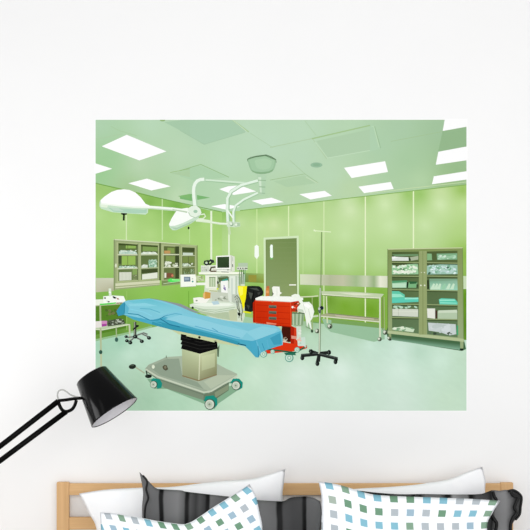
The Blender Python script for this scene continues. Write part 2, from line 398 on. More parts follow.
lpanel([(362, 195), (512, 167), (512, 240), (348, 264)], z4, 'large glowing ceiling panel at the right edge')
lpanel([(338, 325), (512, 298), (512, 342), (328, 367)], z4, 'lowest glowing ceiling panel at the right edge')
Z(*z3); p = Part('printed_ceiling_vent', 'small round grey green ceiling vent'); p.ell(246, 265, 32, 14, (148, 184, 154)); p.ell(246, 264, 20, 8, (138, 176, 144)); done(p)

# door
Z(230, 210, 6.625)
d = Part('printed_door', 'grey green closed door with narrow window')
d.poly([(222, 183), (455, 170), (458, 760), (228, 790)], (206, 226, 186)); d.poly([(236, 196), (442, 186), (446, 760), (240, 780)], (116, 138, 84))
d.grad([(242, 200), (438, 190), (440, 700), (244, 715)], [(120, 142, 86), (112, 136, 80), (146, 162, 106), (140, 160, 112)])
for i in range(9): d.rect(250, 215 + i * 34, 436, 217 + i * 34, (128, 148, 96))
done(d)
d = Part('printed_door_window', 'narrow bright window of the printed door'); d.poly([(265, 240), (272, 228), (283, 232), (285, 312), (276, 322), (266, 312)], (236, 248, 238)); d.ell(276, 322, 9, 5, (120, 190, 110)); done(d)
d = Part('printed_door_handle', 'pale lever handle of the printed door'); d.path([(392, 496), (438, 496)], 1.3, (232, 236, 220)); done(d)
d = Part('printed_wall_lamp', 'narrow white upright wall fixture left of the door'); d.poly([(163, 240), (176, 230), (190, 240), (192, 305), (178, 325), (162, 308)], (240, 246, 236)); done(d)

# wall cabinets
def shelf_items(p, x0, x1, ys, cols):
    for y in ys: p.blobs(x0, y - 22, x1, y, 12, cols, (8, 16), .45)
def fine(p, x0, y0, x1, y1, n, cols, sz=(4, 9), asp=.6): p.blobs(x0, y0, x1, y1, int(n * 2.2), cols, (sz[0] * .55, sz[1] * .7), asp)
Z(110, 235, 8.84)
cb = Part('printed_wall_cabinet', 'grey green steel glass fronted wall cabinet of supplies, left of the pair')
cb.poly([(32, 36), (440, 62), (440, 445), (32, 488)], (150, 164, 118)); cb.path([(32, 40), (440, 66)], .9, (208, 216, 182)); cb.path([(38, 36), (38, 488)], .5, (110, 126, 80))
cb.poly([(48, 428), (440, 400), (440, 436), (48, 472)], (206, 210, 176)); cb.poly([(48, 452), (440, 424), (440, 432), (48, 462)], (158, 166, 126))
for q, gl in (([(58, 62), (248, 72), (248, 408), (58, 424)], [(74, 70), (244, 84), (244, 396), (74, 408)]), ([(258, 72), (432, 80), (432, 392), (258, 408)], [(274, 84), (424, 92), (424, 384), (274, 396)])):
    cb.poly(q, (168, 180, 132)); cb.grad(gl, [(86, 108, 56), (92, 112, 62), (112, 130, 84), (104, 122, 76)])
cb.poly([(105, 185), (225, 185), (225, 262), (105, 266)], (146, 182, 88)); cb.poly([(290, 96), (420, 98), (420, 142), (290, 142)], (124, 154, 84)); cb.poly([(140, 92), (228, 96), (228, 118), (140, 118)], (140, 176, 88)); cb.poly([(200, 300), (242, 300), (242, 350), (200, 350)], (130, 160, 90))
cb.rect(155, 92, 159, 300, (96, 110, 60)); cb.rect(240, 80, 246, 398, (70, 84, 46)); cb.rect(74, 180, 100, 255, (70, 84, 52))
cb.poly([(78, 78), (244, 86), (244, 96), (78, 90)], (58, 70, 36)); cb.poly([(274, 88), (424, 96), (424, 108), (274, 100)], (64, 78, 40))
cb.poly([(80, 146), (110, 134), (200, 142), (240, 160), (240, 170), (80, 168)], (186, 208, 192)); cb.poly([(276, 160), (310, 150), (350, 148), (418, 162), (418, 170), (276, 172)], (212, 224, 208)); cb.poly([(80, 280), (150, 276), (238, 280), (238, 292), (80, 294)], (206, 220, 208)); cb.poly([(340, 226), (376, 214), (410, 240), (416, 286), (344, 288)], (150, 188, 160)); cb.poly([(278, 272), (300, 262), (334, 264), (334, 292), (278, 292)], (214, 222, 206))
for a, b_, cnt, cs in (((80, 132), (238, 168), 18, [(180, 206, 190), (206, 220, 204), (160, 190, 172), (220, 230, 214)]), ((276, 148), (418, 170), 12, [(226, 234, 220), (200, 214, 196)]),
                        ((78, 272), (238, 294), 16, [(200, 220, 208), (226, 236, 226), (150, 190, 160)]), ((278, 262), (330, 292), 8, [(236, 240, 230), (210, 220, 206)]), ((340, 215), (420, 286), 16, [(176, 210, 186), (206, 224, 206), (120, 160, 130)])):
    fine(cb, a[0], a[1], b_[0], b_[1], cnt, cs, (8, 18), .5)
cb.poly([(68, 168), (244, 170), (244, 180), (68, 180)], (196, 204, 170)); cb.poly([(68, 292), (244, 288), (244, 298), (68, 304)], (202, 210, 180)); cb.poly([(274, 170), (424, 168), (424, 178), (274, 180)], (190, 200, 166)); cb.poly([(274, 290), (424, 284), (424, 292), (274, 300)], (170, 182, 140))
cb.poly([(82, 330), (190, 328), (190, 398), (82, 404)], (214, 218, 200))
for i in range(9): cb.rect(86 + i * 12, 334, 90 + i * 12, 398, (188, 196, 176))
cb.poly([(284, 348), (420, 330), (420, 382), (284, 394)], (222, 226, 210)); cb.poly([(280, 306), (420, 298), (420, 330), (280, 338)], (66, 78, 44)); fine(cb, 200, 348, 240, 396, 6, [(120, 130, 90), (160, 170, 130)], (6, 10))
cb.ell(52, 270, 8, 18, (214, 220, 196)); done(cb)

Z(155, 235, 8.84)
cb = Part('printed_wall_cabinet', 'steel glass fronted wall cabinet behind the monitor trolley, right of the pair')
cb.poly([(40, 66), (372, 92), (376, 420), (60, 452)], (146, 160, 110)); cb.path([(0, 62), (220, 80)], .8, (206, 214, 180)); cb.path([(220, 88), (376, 96)], .7, (176, 190, 142)); cb.rect(38, 72, 52, 400, (78, 90, 52)); cb.path([(374, 92), (376, 420)], .8, (120, 140, 84))
for q, gl in (([(58, 84), (218, 94), (218, 400), (58, 420)], [(78, 98), (212, 104), (212, 386), (78, 396)]), ([(228, 96), (362, 102), (362, 380), (228, 390)], [(240, 108), (352, 112), (352, 372), (240, 378)])):
    cb.poly(q, (166, 178, 130)); cb.grad(gl, [(90, 104, 58), (96, 112, 62), (110, 124, 76), (104, 118, 72)])
cb.poly([(110, 112), (172, 116), (172, 160), (110, 160)], (126, 150, 80)); cb.poly([(96, 186), (176, 186), (176, 240), (96, 240)], (124, 146, 80)); cb.poly([(246, 190), (348, 192), (348, 244), (246, 244)], (116, 136, 72)); cb.rect(180, 100, 214, 386, (62, 74, 42)); cb.poly([(240, 110), (350, 116), (350, 150), (240, 146)], (66, 80, 44)); cb.rect(292, 186, 298, 350, (90, 104, 60))
cb.poly([(82, 138), (136, 138), (136, 164), (82, 164)], (186, 146, 92)); cb.poly([(246, 156), (336, 158), (336, 180), (246, 180)], (198, 212, 196))
cb.poly([(70, 166), (214, 168), (214, 178), (70, 178)], (198, 206, 172)); cb.poly([(240, 178), (352, 178), (352, 185), (240, 186)], (180, 192, 154))
fine(cb, 84, 230, 150, 284, 14, [(228, 232, 218), (200, 210, 188), (214, 222, 204)], (8, 18), .7); fine(cb, 150, 246, 216, 284, 8, [(220, 226, 206), (190, 200, 170)], (8, 16), .6); fine(cb, 238, 246, 346, 280, 12, [(214, 226, 206), (186, 204, 180)], (6, 14), .8)
cb.poly([(70, 284), (214, 280), (214, 288), (70, 292)], (190, 198, 162)); cb.poly([(240, 280), (352, 276), (352, 283), (240, 288)], (176, 188, 150))
cb.poly([(84, 334), (100, 334), (100, 376), (84, 380)], (226, 226, 212)); cb.poly([(102, 334), (158, 338), (158, 374), (102, 378)], (122, 82, 60)); cb.ell(154, 358, 10, 12, (196, 120, 90)); fine(cb, 244, 296, 350, 350, 12, [(130, 150, 110), (88, 110, 66), (150, 176, 140)], (5, 9), 1.6)
cb.poly([(60, 404), (220, 396), (220, 425), (60, 445)], (120, 140, 88)); cb.path([(75, 430), (230, 408)], .5, (200, 216, 180))
done(cb)
g_ = Part('printed_green_glove_box', 'bright green item lying below the wall cabinet'); g_.poly([(112, 396), (135, 384), (165, 388), (225, 392), (222, 408), (150, 418), (118, 412)], (84, 226, 96)); g_.poly([(150, 392), (220, 396), (220, 402), (150, 400)], (170, 240, 160)); done(g_)

# left instrument trolley
Z(92, 285, 8.83)
t = Part('printed_instrument_trolley', 'two tier steel trolley at the left edge of the print')
t.poly([(30, 185), (300, 172), (300, 380), (30, 440)], (84, 128, 42)); t.blobs(90, 200, 240, 300, 14, [(76, 104, 46), (98, 128, 60), (110, 116, 70)], (8, 18), .8)
t.poly([(30, 128), (100, 126), (290, 140), (240, 170), (30, 182)], (230, 236, 220)); t.path([(30, 184), (240, 168)], .9, (170, 180, 140))
t.poly([(30, 375), (250, 340), (335, 345), (335, 352), (90, 400), (30, 392)], (186, 204, 168)); t.path([(30, 392), (90, 398), (336, 348)], .7, (222, 228, 200))
for a in ([(74, 195), (78, 400)], [(78, 400), (80, 560), (82, 820)], [(215, 385), (216, 480)], [(327, 350), (335, 500)]): t.path(a, 1.5 if a[0][0] < 100 else 1.0, (190, 196, 156))
Z(90, 280, 5.3)
t.path([(54, 130), (58, 375)], 1.6, (176, 186, 146)); t.ell(57, 382, 9, 11, (50, 84, 70)); t.path([(138, 250), (140, 305)], .8, (160, 180, 140)); t.ell(141, 316, 9, 12, (58, 96, 84)); t.path([(211, 235), (213, 320)], 1.0, (190, 204, 176)); t.ell(214, 328, 8, 12, (60, 120, 110))
done(t)
Z(92, 285, 8.83)
t = Part('printed_bandage_pack', 'white and pink supplies on the lower trolley shelf'); t.poly([(32, 320), (84, 318), (86, 374), (32, 378)], (226, 222, 216)); t.poly([(84, 316), (134, 316), (134, 360), (86, 368)], (206, 140, 186)); t.poly([(86, 345), (130, 342), (130, 362), (88, 368)], (160, 70, 150)); done(t)
t = Part('printed_instrument_tray', 'dark tray of metal instruments on the lower trolley shelf'); t.poly([(135, 318), (250, 292), (290, 320), (290, 345), (140, 366)], (78, 86, 68)); t.blobs(142, 300, 286, 352, 26, [(40, 46, 36), (150, 160, 140), (190, 200, 184), (96, 104, 84), (58, 66, 52)], (6, 16), .5); done(t)
t = Part('printed_monitor', 'white instrument boxes and leads on the upper trolley shelf'); t.poly([(100, 100), (180, 92), (280, 98), (298, 140), (270, 156), (200, 162), (100, 160)], (240, 244, 236)); t.path([(158, 30), (162, 100)], 2.6, (214, 228, 206)); t.path([(150, 60), (166, 70)], 1.5, (240, 244, 232))
t.poly([(182, 96), (212, 108), (208, 124), (186, 114)], (30, 34, 30)); t.ell(115, 115, 9, 7, (70, 80, 66)); t.ell(148, 148, 9, 6, (50, 60, 50)); t.ell(228, 122, 10, 7, (206, 140, 130)); t.path([(212, 110), (240, 130)], .5, (120, 120, 110)); t.path([(70, 172), (150, 165), (212, 158)], 1.4, (84, 214, 84)); t.path([(215, 160), (270, 158)], 1.0, (140, 110, 90)); t.blobs(110, 130, 270, 156, 8, [(206, 214, 200), (250, 252, 246)], (8, 14), .5); done(t)

# stool
Z(90, 280, 5.3)
s = Part('printed_stool_base', 'chrome five legged stool base on black casters')
s.rect(232, 222, 246, 300, (60, 66, 58)); s.rect(234, 222, 239, 296, (150, 158, 140)); s.path([(228, 262), (258, 240)], 1.4, (30, 36, 30)); s.ell(250, 244, 8, 6, (26, 32, 26))
for a in ([(240, 300), (198, 304)], [(240, 296), (272, 284), (312, 302)], [(240, 302), (275, 320)], [(240, 300), (212, 325)], [(240, 296), (285, 280), (305, 288)]): s.path(a, 1.6, (150, 158, 150)); s.path(a, .6, (60, 70, 60))
for x, y, r in ((196, 322, 10), (192, 300, 9), (214, 332, 11), (275, 325, 11), (313, 307, 11), (240, 300, 12)): s.ell(x, y, r, r * .85, (24, 32, 28)); s.ell(x - 3, y - 2, r * .35, r * .3, (110, 124, 116))
done(s)

# anaesthesia machine
Z(175, 250, 10.6)
a = Part('printed_anaesthesia_machine', 'white anaesthesia machine cart with shelves and hoses')
a.poly([(265, 235), (560, 235), (700, 240), (740, 260), (740, 700), (700, 830), (420, 760), (300, 640), (320, 270)], (206, 218, 196))
a.poly([(480, 275), (560, 275), (560, 330), (480, 340)], (96, 118, 70)); a.poly([(440, 280), (700, 285), (700, 560), (450, 560)], (176, 190, 164))
a.poly([(455, 290), (570, 285), (570, 330), (470, 345)], (84, 104, 64)); a.poly([(570, 285), (680, 290), (680, 590), (570, 590)], (198, 212, 196))
a.poly([(250, 236), (720, 232), (722, 256), (255, 258)], (240, 244, 226)); a.path([(258, 262), (700, 262)], .5, (150, 170, 120))
a.poly([(322, 272), (445, 272), (445, 410), (324, 405)], (232, 236, 218)); a.poly([(362, 286), (430, 286), (430, 390), (362, 390)], (170, 190, 152)); a.path([(385, 290), (385, 388)], .6, (214, 224, 196)); a.path([(408, 290), (408, 388)], .6, (210, 222, 196)); a.rect(362, 286, 430, 294, (110, 136, 96))
a.poly([(355, 412), (450, 412), (450, 460), (355, 445)], (224, 230, 204)); a.path([(362, 432), (448, 436)], .9, (160, 170, 110)); a.ell(452, 412, 12, 10, (206, 224, 40)); a.ell(455, 345, 10, 16, (60, 70, 50))
a.poly([(485, 330), (562, 322), (562, 470), (490, 455)], (240, 242, 236)); a.poly([(500, 318), (555, 300), (562, 322), (500, 330)], (60, 160, 140)); a.blobs(505, 370, 555, 440, 6, [(110, 90, 150), (160, 150, 190), (250, 250, 250)], (5, 12), 1.3); a.rect(454, 360, 476, 400, (140, 150, 90))
a.poly([(580, 280), (665, 270), (672, 560), (585, 560)], (222, 230, 216)); a.rect(640, 275, 660, 480, (184, 200, 178)); a.rect(596, 300, 612, 470, (200, 212, 200)); a.path([(680, 250), (686, 480)], .8, (150, 170, 120)); a.poly([(600, 470), (670, 470), (670, 560), (600, 560)], (186, 196, 180))
a.poly([(275, 165), (445, 160), (445, 236), (275, 238)], (224, 230, 214)); a.poly([(275, 175), (360, 172), (360, 232), (278, 234)], (204, 212, 196)); a.blobs(285, 180, 350, 228, 10, [(180, 190, 172), (160, 170, 150)], (5, 9)); a.path([(380, 170), (380, 236)], .4, (170, 180, 150))
done(a)
a = Part('printed_breathing_hoses', 'coiled black hoses on top of the anaesthesia machine'); a.path([(310, 150), (315, 120), (350, 112), (355, 145), (335, 158), (318, 150)], 1.6, (40, 46, 52)); a.path([(345, 130), (375, 110), (395, 130), (375, 150), (350, 150)], 1.8, (30, 36, 40)); a.path([(370, 105), (405, 115), (410, 135)], 1.8, (50, 56, 60)); a.ell(335, 138, 10, 9, (206, 214, 214)); a.path([(368, 225), (385, 185), (430, 180)], 1.6, (70, 60, 40)); a.path([(375, 225), (440, 225)], 1.3, (90, 70, 44)); a.path([(400, 200), (436, 215)], 1.4, (210, 206, 190)); done(a)
Z(210, 250, 10.6)
a = Part('printed_computer_monitor', 'white monitor with dark screen on the anaesthesia machine')
a.poly([(66, 62), (222, 54), (262, 70), (264, 225), (215, 236), (72, 230)], (218, 222, 206)); a.poly([(64, 64), (214, 58), (216, 205), (66, 205)], (244, 246, 238)); a.grad([(76, 74), (204, 70), (204, 188), (78, 190)], [(46, 66, 40), (60, 84, 50), (40, 56, 36), (52, 74, 46)])
a.path([(66, 206), (216, 206)], .5, (150, 160, 140)); a.poly([(70, 208), (210, 208), (205, 232), (80, 226)], (232, 236, 224)); a.path([(120, 232), (200, 234)], .7, (110, 116, 96)); a.ell(190, 212, 10, 5, (130, 136, 120)); a.path([(225, 60), (226, 225)], .6, (180, 190, 170)); a.path([(240, 150), (240, 180)], .8, (90, 100, 90)); a.path([(240, 75), (240, 120)], .4, (160, 170, 160)); done(a)
Z(175, 250, 10.6)
a = Part('printed_display_unit', 'white box with small blue grey display on a side arm')
a.poly([(215, 270), (300, 275), (310, 330), (230, 330)], (190, 204, 160)); a.blobs(222, 275, 300, 325, 8, [(150, 170, 110), (206, 214, 190)], (8, 16)); a.path([(225, 360), (325, 358)], 2.6, (236, 240, 228))
a.poly([(54, 262), (215, 258), (225, 300), (222, 388), (56, 396)], (240, 244, 232)); a.poly([(52, 262), (62, 262), (64, 396), (56, 396)], (200, 212, 180)); a.poly([(95, 284), (162, 284), (164, 334), (96, 336)], (104, 124, 140)); a.poly([(102, 292), (150, 294), (150, 318), (102, 322)], (150, 166, 180)); a.ell(188, 334, 9, 9, (70, 150, 140)); a.rect(178, 298, 192, 312, (196, 204, 190)); a.path([(60, 394), (222, 386)], .5, (150, 170, 120))
for i in range(5): a.path([(95 + i * 25, 260), (100 + i * 25, 235)], .4, (130, 150, 110))
done(a)
Z(185, 285, 7.57)
a = Part('printed_machine_tabletop', 'rounded white work surface of the anaesthesia machine')
a.poly([(330, 190), (395, 180), (395, 272), (340, 268)], (190, 200, 164)); a.poly([(90, 195), (330, 205), (340, 265), (250, 250), (120, 215)], (176, 192, 160))
a.poly([(35, 148), (90, 130), (200, 118), (360, 130), (390, 150), (385, 180), (300, 205), (220, 215), (110, 195), (60, 172), (38, 165)], (212, 224, 204)); a.poly([(60, 150), (120, 135), (340, 138), (370, 150), (330, 160), (150, 162)], (232, 240, 226)); a.path([(60, 168), (140, 185), (240, 190), (380, 168)], .9, (176, 196, 166)); a.path([(100, 186), (230, 206), (370, 184)], .7, (160, 182, 150))
a.poly([(195, 50), (330, 60), (330, 130), (205, 120)], (196, 204, 186)); a.blobs(210, 70, 330, 125, 10, [(216, 222, 208), (170, 180, 160), (140, 150, 130)], (7, 14)); a.poly([(200, 126), (250, 120), (262, 145), (215, 150)], (180, 206, 214)); a.ell(58, 172, 9, 9, (40, 44, 40)); a.poly([(62, 98), (110, 92), (190, 102), (160, 135), (66, 135)], (240, 240, 230)); a.ell(88, 118, 8, 6, (140, 150, 130)); a.path([(330, 25), (340, 120)], 2.6, (216, 224, 210))
done(a)
a = Part('printed_amber_bottle', 'amber orange box on the machine work surface'); a.poly([(138, 62), (155, 50), (194, 58), (192, 100), (150, 106), (136, 92)], (204, 150, 70)); a.poly([(138, 64), (152, 54), (152, 104), (137, 92)], (226, 184, 120)); done(a)
a = Part('printed_coiled_tubing', 'dark coiled tubing hanging from the machine'); a.path([(375, 95), (392, 78), (412, 100), (430, 150), (434, 200), (425, 240), (430, 270)], .8, (90, 104, 84)); a.path([(380, 110), (400, 95), (405, 150), (415, 200), (408, 250)], .9, (126, 136, 112)); a.path([(392, 120), (396, 170), (420, 220)], .7, (60, 70, 56)); a.poly([(398, 205), (422, 215), (418, 235), (400, 228)], (30, 36, 30)); a.path([(385, 90), (440, 165), (436, 215)], .5, (150, 160, 140)); done(a)

# gas outlets on wall
Z(230, 210, 6.625)
a = Part('printed_wall_outlets', 'pale grey strip of gas outlets with hanging hoses'); a.poly([(55, 350), (118, 350), (118, 376), (55, 376)], (176, 196, 168)); a.rect(45, 376, 116, 398, (206, 214, 196))
for x in (50, 66, 82, 98, 108): a.rect(x, 383, x + 7, 391, (40, 44, 36))
for x, cc_ in ((76, (70, 110, 60)), (88, (60, 100, 70)), (100, (110, 160, 120)), (64, (120, 150, 110))): a.path([(x, 395), (x - 2, 490)], .9, cc_)
done(a)
# waste bags
Z(245, 280, 7.57)
a = Part('printed_yellow_waste_bag', 'bright yellow waste bag hanging on the stand'); a.poly([(-56, 44), (18, 46), (15, 100), (6, 150), (-4, 200), (-14, 232), (-26, 168), (-50, 100)], (238, 230, 24)); a.poly([(-52, 50), (-16, 50), (-16, 110), (-34, 120), (-46, 90)], (248, 244, 90)); a.path([(-14, 240), (46, 248)], 1.6, (222, 222, 30)); done(a)
a = Part('printed_black_waste_bag', 'shiny black waste bag beside the yellow one'); a.poly([(16, 46), (60, 44), (108, 47), (126, 60), (140, 90), (136, 112), (110, 128), (84, 145), (70, 170), (62, 235), (40, 243), (-2, 232), (-4, 180), (6, 140)], (30, 34, 32)); a.poly([(30, 62), (90, 60), (112, 84), (70, 74)], (70, 76, 70)); a.poly([(24, 90), (60, 100), (44, 150)], (74, 80, 72)); a.poly([(10, 185), (36, 195), (28, 225)], (62, 68, 60)); a.poly([(92, 96), (120, 90), (104, 116)], (58, 62, 58)); a.path([(66, 84), (52, 210)], .9, (14, 16, 14)); done(a)

# right supply cabinet
Z(0, 0, 1)
k = Part('printed_supply_cabinet', 'tall steel two door supply cabinet with glass doors')
k.poly([(386, 332), (388, 326), (464, 340), (466, 349), (462, 351), (388, 339)], (70, 104, 70)); k.grad([(389, 336), (462, 344), (461, 350), (392, 340)], [(66, 100, 66), (70, 106, 74), (130, 172, 146), (120, 160, 134)])
k.rect(388.6, 332, 391.2, 340, (140, 158, 112)); k.rect(388.6, 338.8, 391.4, 340.6, (40, 56, 40)); k.poly([(460, 341), (463.4, 341), (463.2, 349), (460.2, 349)], (150, 168, 124)); k.rect(459.8, 348.4, 463.2, 350.2, (26, 36, 28))
k.grad([(387.5, 249.3), (462.6, 247.8), (463.8, 341.8), (387.6, 333)], [(122, 140, 84), (130, 146, 88), (150, 168, 124), (148, 166, 120)])
k.path([(387.5, 249.2), (462.6, 247.8)], .9, (196, 206, 160)); k.path([(387.7, 249), (387.8, 333)], .5, (84, 104, 54)); k.path([(462.4, 248), (463.6, 341)], .8, (118, 140, 84))
k.poly([(387.6, 330.6), (463.7, 338.8), (463.7, 341.8), (387.6, 333.4)], (176, 190, 146))
k.rect(419.2, 251, 426.6, 334.6, (146, 160, 108)); k.path([(422.8, 251), (422.9, 334)], .4, (104, 120, 70))
k.grad([(391.9, 252), (418.7, 251.6), (418.7, 333.6), (392.1, 330.2)], [(72, 90, 50), (86, 104, 60), (96, 122, 86), (90, 116, 80)])
k.grad([(426.9, 251.6), (457.4, 250.6), (457.6, 337.4), (427.1, 334.2)], [(76, 92, 52), (84, 100, 58), (96, 122, 88), (94, 120, 84)])
done_k = done(k)
# goods on the cabinet shelves
Z(385, 245, 9.64)
def goods(name, label, fn):
    p = Part(name, label); fn(p); done(p, mural)
W = (222, 232, 218); Wg = (190, 222, 200); Tq = (96, 196, 168); Dk = (62, 80, 54)
def g1(p):
    p.poly([(66, 112), (225, 118), (228, 152), (68, 152)], (216, 222, 214)); p.poly([(66, 120), (90, 110), (130, 120), (70, 135)], (236, 240, 234)); p.poly([(240, 118), (320, 106), (320, 140), (250, 152)], (166, 178, 150)); p.ell(238, 138, 9, 12, (30, 40, 34)); p.poly([(66, 90), (320, 88), (320, 104), (100, 110)], (110, 146, 104))
goods('printed_folded_linen', 'white rolled linen on the top left cabinet shelf', g1)
def g2(p):
    p.poly([(66, 190), (110, 210), (200, 190), (315, 165), (322, 282), (66, 284)], (150, 196, 150)); p.blobs(68, 190, 320, 282, 70, [(216, 232, 210), (170, 214, 172), (120, 176, 124), (226, 236, 216), (60, 110, 70), (196, 224, 196)], (8, 20), .7); p.blobs(68, 240, 260, 280, 14, [(230, 236, 220), (216, 228, 206)], (12, 24), .6)
goods('printed_wrapped_packs', 'jumbled pale green packs on the second left cabinet shelf', g2)
def g3(p):
    p.poly([(66, 352), (215, 350), (205, 412), (70, 412)], (164, 208, 174)); p.poly([(68, 345), (212, 340), (212, 358), (68, 368)], (84, 150, 106)); p.poly([(72, 375), (200, 372), (196, 405), (74, 408)], (186, 220, 190)); p.poly([(228, 362), (312, 360), (300, 412), (222, 412)], (120, 176, 124)); p.poly([(232, 350), (310, 352), (300, 372), (240, 376)], (50, 96, 60)); p.poly([(208, 352), (226, 362), (222, 412), (206, 410)], (34, 54, 36)); p.rect(302, 380, 322, 412, (60, 76, 48))
goods('printed_wrapped_packs', 'green wrapped sets on the third left cabinet shelf', g3)
def g4(p):
    p.poly([(66, 440), (120, 436), (190, 480), (190, 520), (66, 540)], (96, 196, 164)); p.poly([(66, 470), (150, 474), (186, 500), (66, 504)], (150, 226, 198)); p.poly([(70, 516), (322, 505), (322, 548), (66, 560)], (92, 200, 176)); p.poly([(190, 506), (322, 508), (322, 522), (190, 524)], (150, 226, 204))
goods('printed_surgical_gowns', 'turquoise folded gowns on the fourth left cabinet shelf', g4)
Z(385, 295, 6.235)
def g5(p):
    p.blobs(46, 60, 208, 88, 14, [(150, 190, 160), (176, 210, 184), (90, 130, 100)], (8, 16), .5); p.poly([(46, 86), (206, 88), (206, 136), (46, 130)], (206, 212, 196)); p.path([(84, 86), (84, 132)], .5, (180, 188, 168)); p.path([(46, 100), (206, 104)], .4, (222, 226, 210))
goods('printed_cardboard_box', 'long pale box on the fifth left cabinet shelf', g5)
def g6(p):
    p.poly([(46, 205), (100, 198), (130, 200), (184, 212), (176, 232), (46, 216)], (200, 220, 190)); p.blobs(50, 195, 180, 226, 12, [(220, 230, 206), (176, 206, 176), (120, 160, 120)], (8, 16), .4)
goods('printed_folded_linen', 'pale flat packs on the bottom left cabinet shelf', g6)
Z(420, 245, 9.64)
def h1(p):
    p.poly([(68, 82), (112, 84), (116, 146), (68, 148)], (130, 176, 126)); p.poly([(160, 84), (358, 80), (358, 140), (165, 144)], (126, 172, 132)); p.blobs(165, 96, 356, 142, 22, [(176, 212, 184), (150, 192, 156), (206, 226, 206)], (10, 22), .6)
goods('printed_wrapped_packs', 'pale green packs on the top right cabinet shelf', h1)
def h2(p):
    p.poly([(66, 200), (200, 186), (360, 184), (362, 280), (66, 284)], (150, 190, 170)); p.blobs(68, 190, 360, 282, 80, [(206, 226, 226), (180, 208, 200), (120, 170, 140), (60, 96, 76), (216, 234, 230), (170, 206, 190)], (8, 20), .6)
goods('printed_wrapped_packs', 'jumbled bluish packs on the second right cabinet shelf', h2)
def h3(p):
    p.poly([(90, 325), (360, 325), (362, 432), (92, 430)], (120, 160, 130)); p.grad([(92, 350), (360, 340), (362, 436), (98, 432)], [(120, 170, 140), (140, 176, 150), (150, 206, 180), (176, 216, 190)])
    for x in (120, 150, 180, 225, 270, 310): p.poly([(x - 22, 426), (x + 8, 370), (x + 24, 376), (x + 12, 428)], (196, 224, 196) if x != 225 else (150, 200, 164))
    p.poly([(68, 340), (82, 335), (84, 420), (70, 425)], (26, 34, 22))
goods('printed_plastic_bin', 'clear bin of packs on the third right cabinet shelf', h3)
Z(385, 295, 6.235)
def h4(p):
    p.poly([(335, 28), (350, 20), (435, 24), (452, 44), (452, 62), (340, 58)], (92, 200, 172)); p.poly([(338, 28), (432, 28), (440, 36), (342, 38)], (150, 226, 200)); p.poly([(342, 44), (446, 48), (446, 54), (342, 52)], (140, 220, 196))
goods('printed_surgical_gowns', 'turquoise folded gowns on the fourth right cabinet shelf', h4)
def h5(p):
    p.poly([(262, 84), (312, 84), (312, 148), (264, 142)], (224, 226, 214)); p.poly([(312, 96), (326, 96), (326, 146), (314, 148)], (70, 50, 40)); p.poly([(328, 100), (450, 100), (450, 156), (328, 150)], (176, 196, 166)); p.poly([(332, 96), (448, 92), (450, 110), (332, 112)], (200, 214, 190))
goods('printed_cardboard_box', 'white box and pale packs on the fifth right cabinet shelf', h5)
def h6(p):
    p.poly([(268, 172), (440, 182), (444, 244), (400, 252), (345, 232), (272, 222)], (196, 206, 204)); p.blobs(272, 176, 438, 236, 16, [(206, 214, 214), (186, 198, 194)], (14, 26), .5); p.blobs(270, 226, 430, 254, 10, [(60, 76, 60), (90, 110, 90)], (6, 12), .5); p.poly([(446, 190), (456, 190), (456, 250), (446, 248)], (70, 160, 110))
goods('printed_plastic_bag', 'large translucent white bag on the bottom right cabinet shelf', h6)
Z(0, 0, 1)
k = Part('printed_cabinet_shelves', 'grey green metal shelf edges and latch of the cabinet')
for yl, yr in ((262.2, 262.6), (276, 276), (289.5, 290.2), (304, 304.6), (317.4, 319)):
    k.path([(391.9, yl), (418.7, yl + .5)], 1.0, (140, 156, 106)); k.path([(391.9, yl + 1.1), (418.7, yl + 1.6)], .8, (56, 70, 42))
    k.path([(426.9, yr), (457.4, yr + .6)], 1.1, (140, 156, 108)); k.path([(426.9, yr + 1.1), (457.4, yr + 1.7)], .8, (56, 72, 44))
for x in (420.8, 424.6): k.ell(x, 285.4, .8, .8, (220, 226, 204))
k.ell(424.4, 272.5, .6, .6, (214, 220, 196)); k.ell(421.4, 272.5, .5, .5, (200, 206, 180)); done(k)

# right-hand steel tables
Z(295, 280, 5.58)
t = Part('printed_steel_table', 'long two tier steel table on casters against the green wall')
t.poly([(150, 215), (500, 270), (500, 330), (440, 345), (200, 290), (170, 265)], (150, 188, 154)); t.poly([(200, 215), (470, 245), (490, 270), (205, 240)], (120, 160, 90))
t.path([(175, 90), (180, 240)], 1.3, (206, 216, 176)); t.path([(205, 225), (204, 260)], .8, (130, 160, 100)); t.path([(487, 95), (490, 280)], 1.0, (120, 140, 80)); t.path([(497, 95), (500, 285)], .8, (160, 176, 124))
t.poly([(145, 62), (330, 66), (497, 78), (478, 100), (300, 92), (150, 78)], (190, 204, 168)); t.poly([(240, 70), (380, 74), (440, 84), (330, 86)], (216, 222, 196)); t.path([(150, 80), (300, 93), (478, 101)], .8, (226, 230, 206)); t.path([(152, 85), (470, 106)], .5, (120, 140, 80))
t.poly([(140, 195), (185, 184), (470, 212), (472, 232), (150, 202)], (160, 164, 128)); t.path([(185, 186), (465, 215)], .6, (110, 120, 80)); t.path([(142, 202), (472, 234)], 1.1, (214, 218, 192)); t.poly([(220, 192), (440, 214), (440, 222), (230, 204)], (186, 180, 156))
t.path([(474, 98), (474, 322)], 1.6, (212, 220, 192))
for x, y, r in ((194, 258, 15), (503, 292, 14), (472, 330, 12), (124, 285, 13), (525, 325, 10)):
    t.ell(x, y, r, r, (92, 104, 84)); t.ell(x - 4, y - 2, r * .55, r * .6, (206, 214, 196)); t.ell(x + 4, y + 4, r * .35, r * .4, (50, 58, 46))
done(t)
t = Part('printed_steel_table', 'small steel table between the red cart and the drip stand')
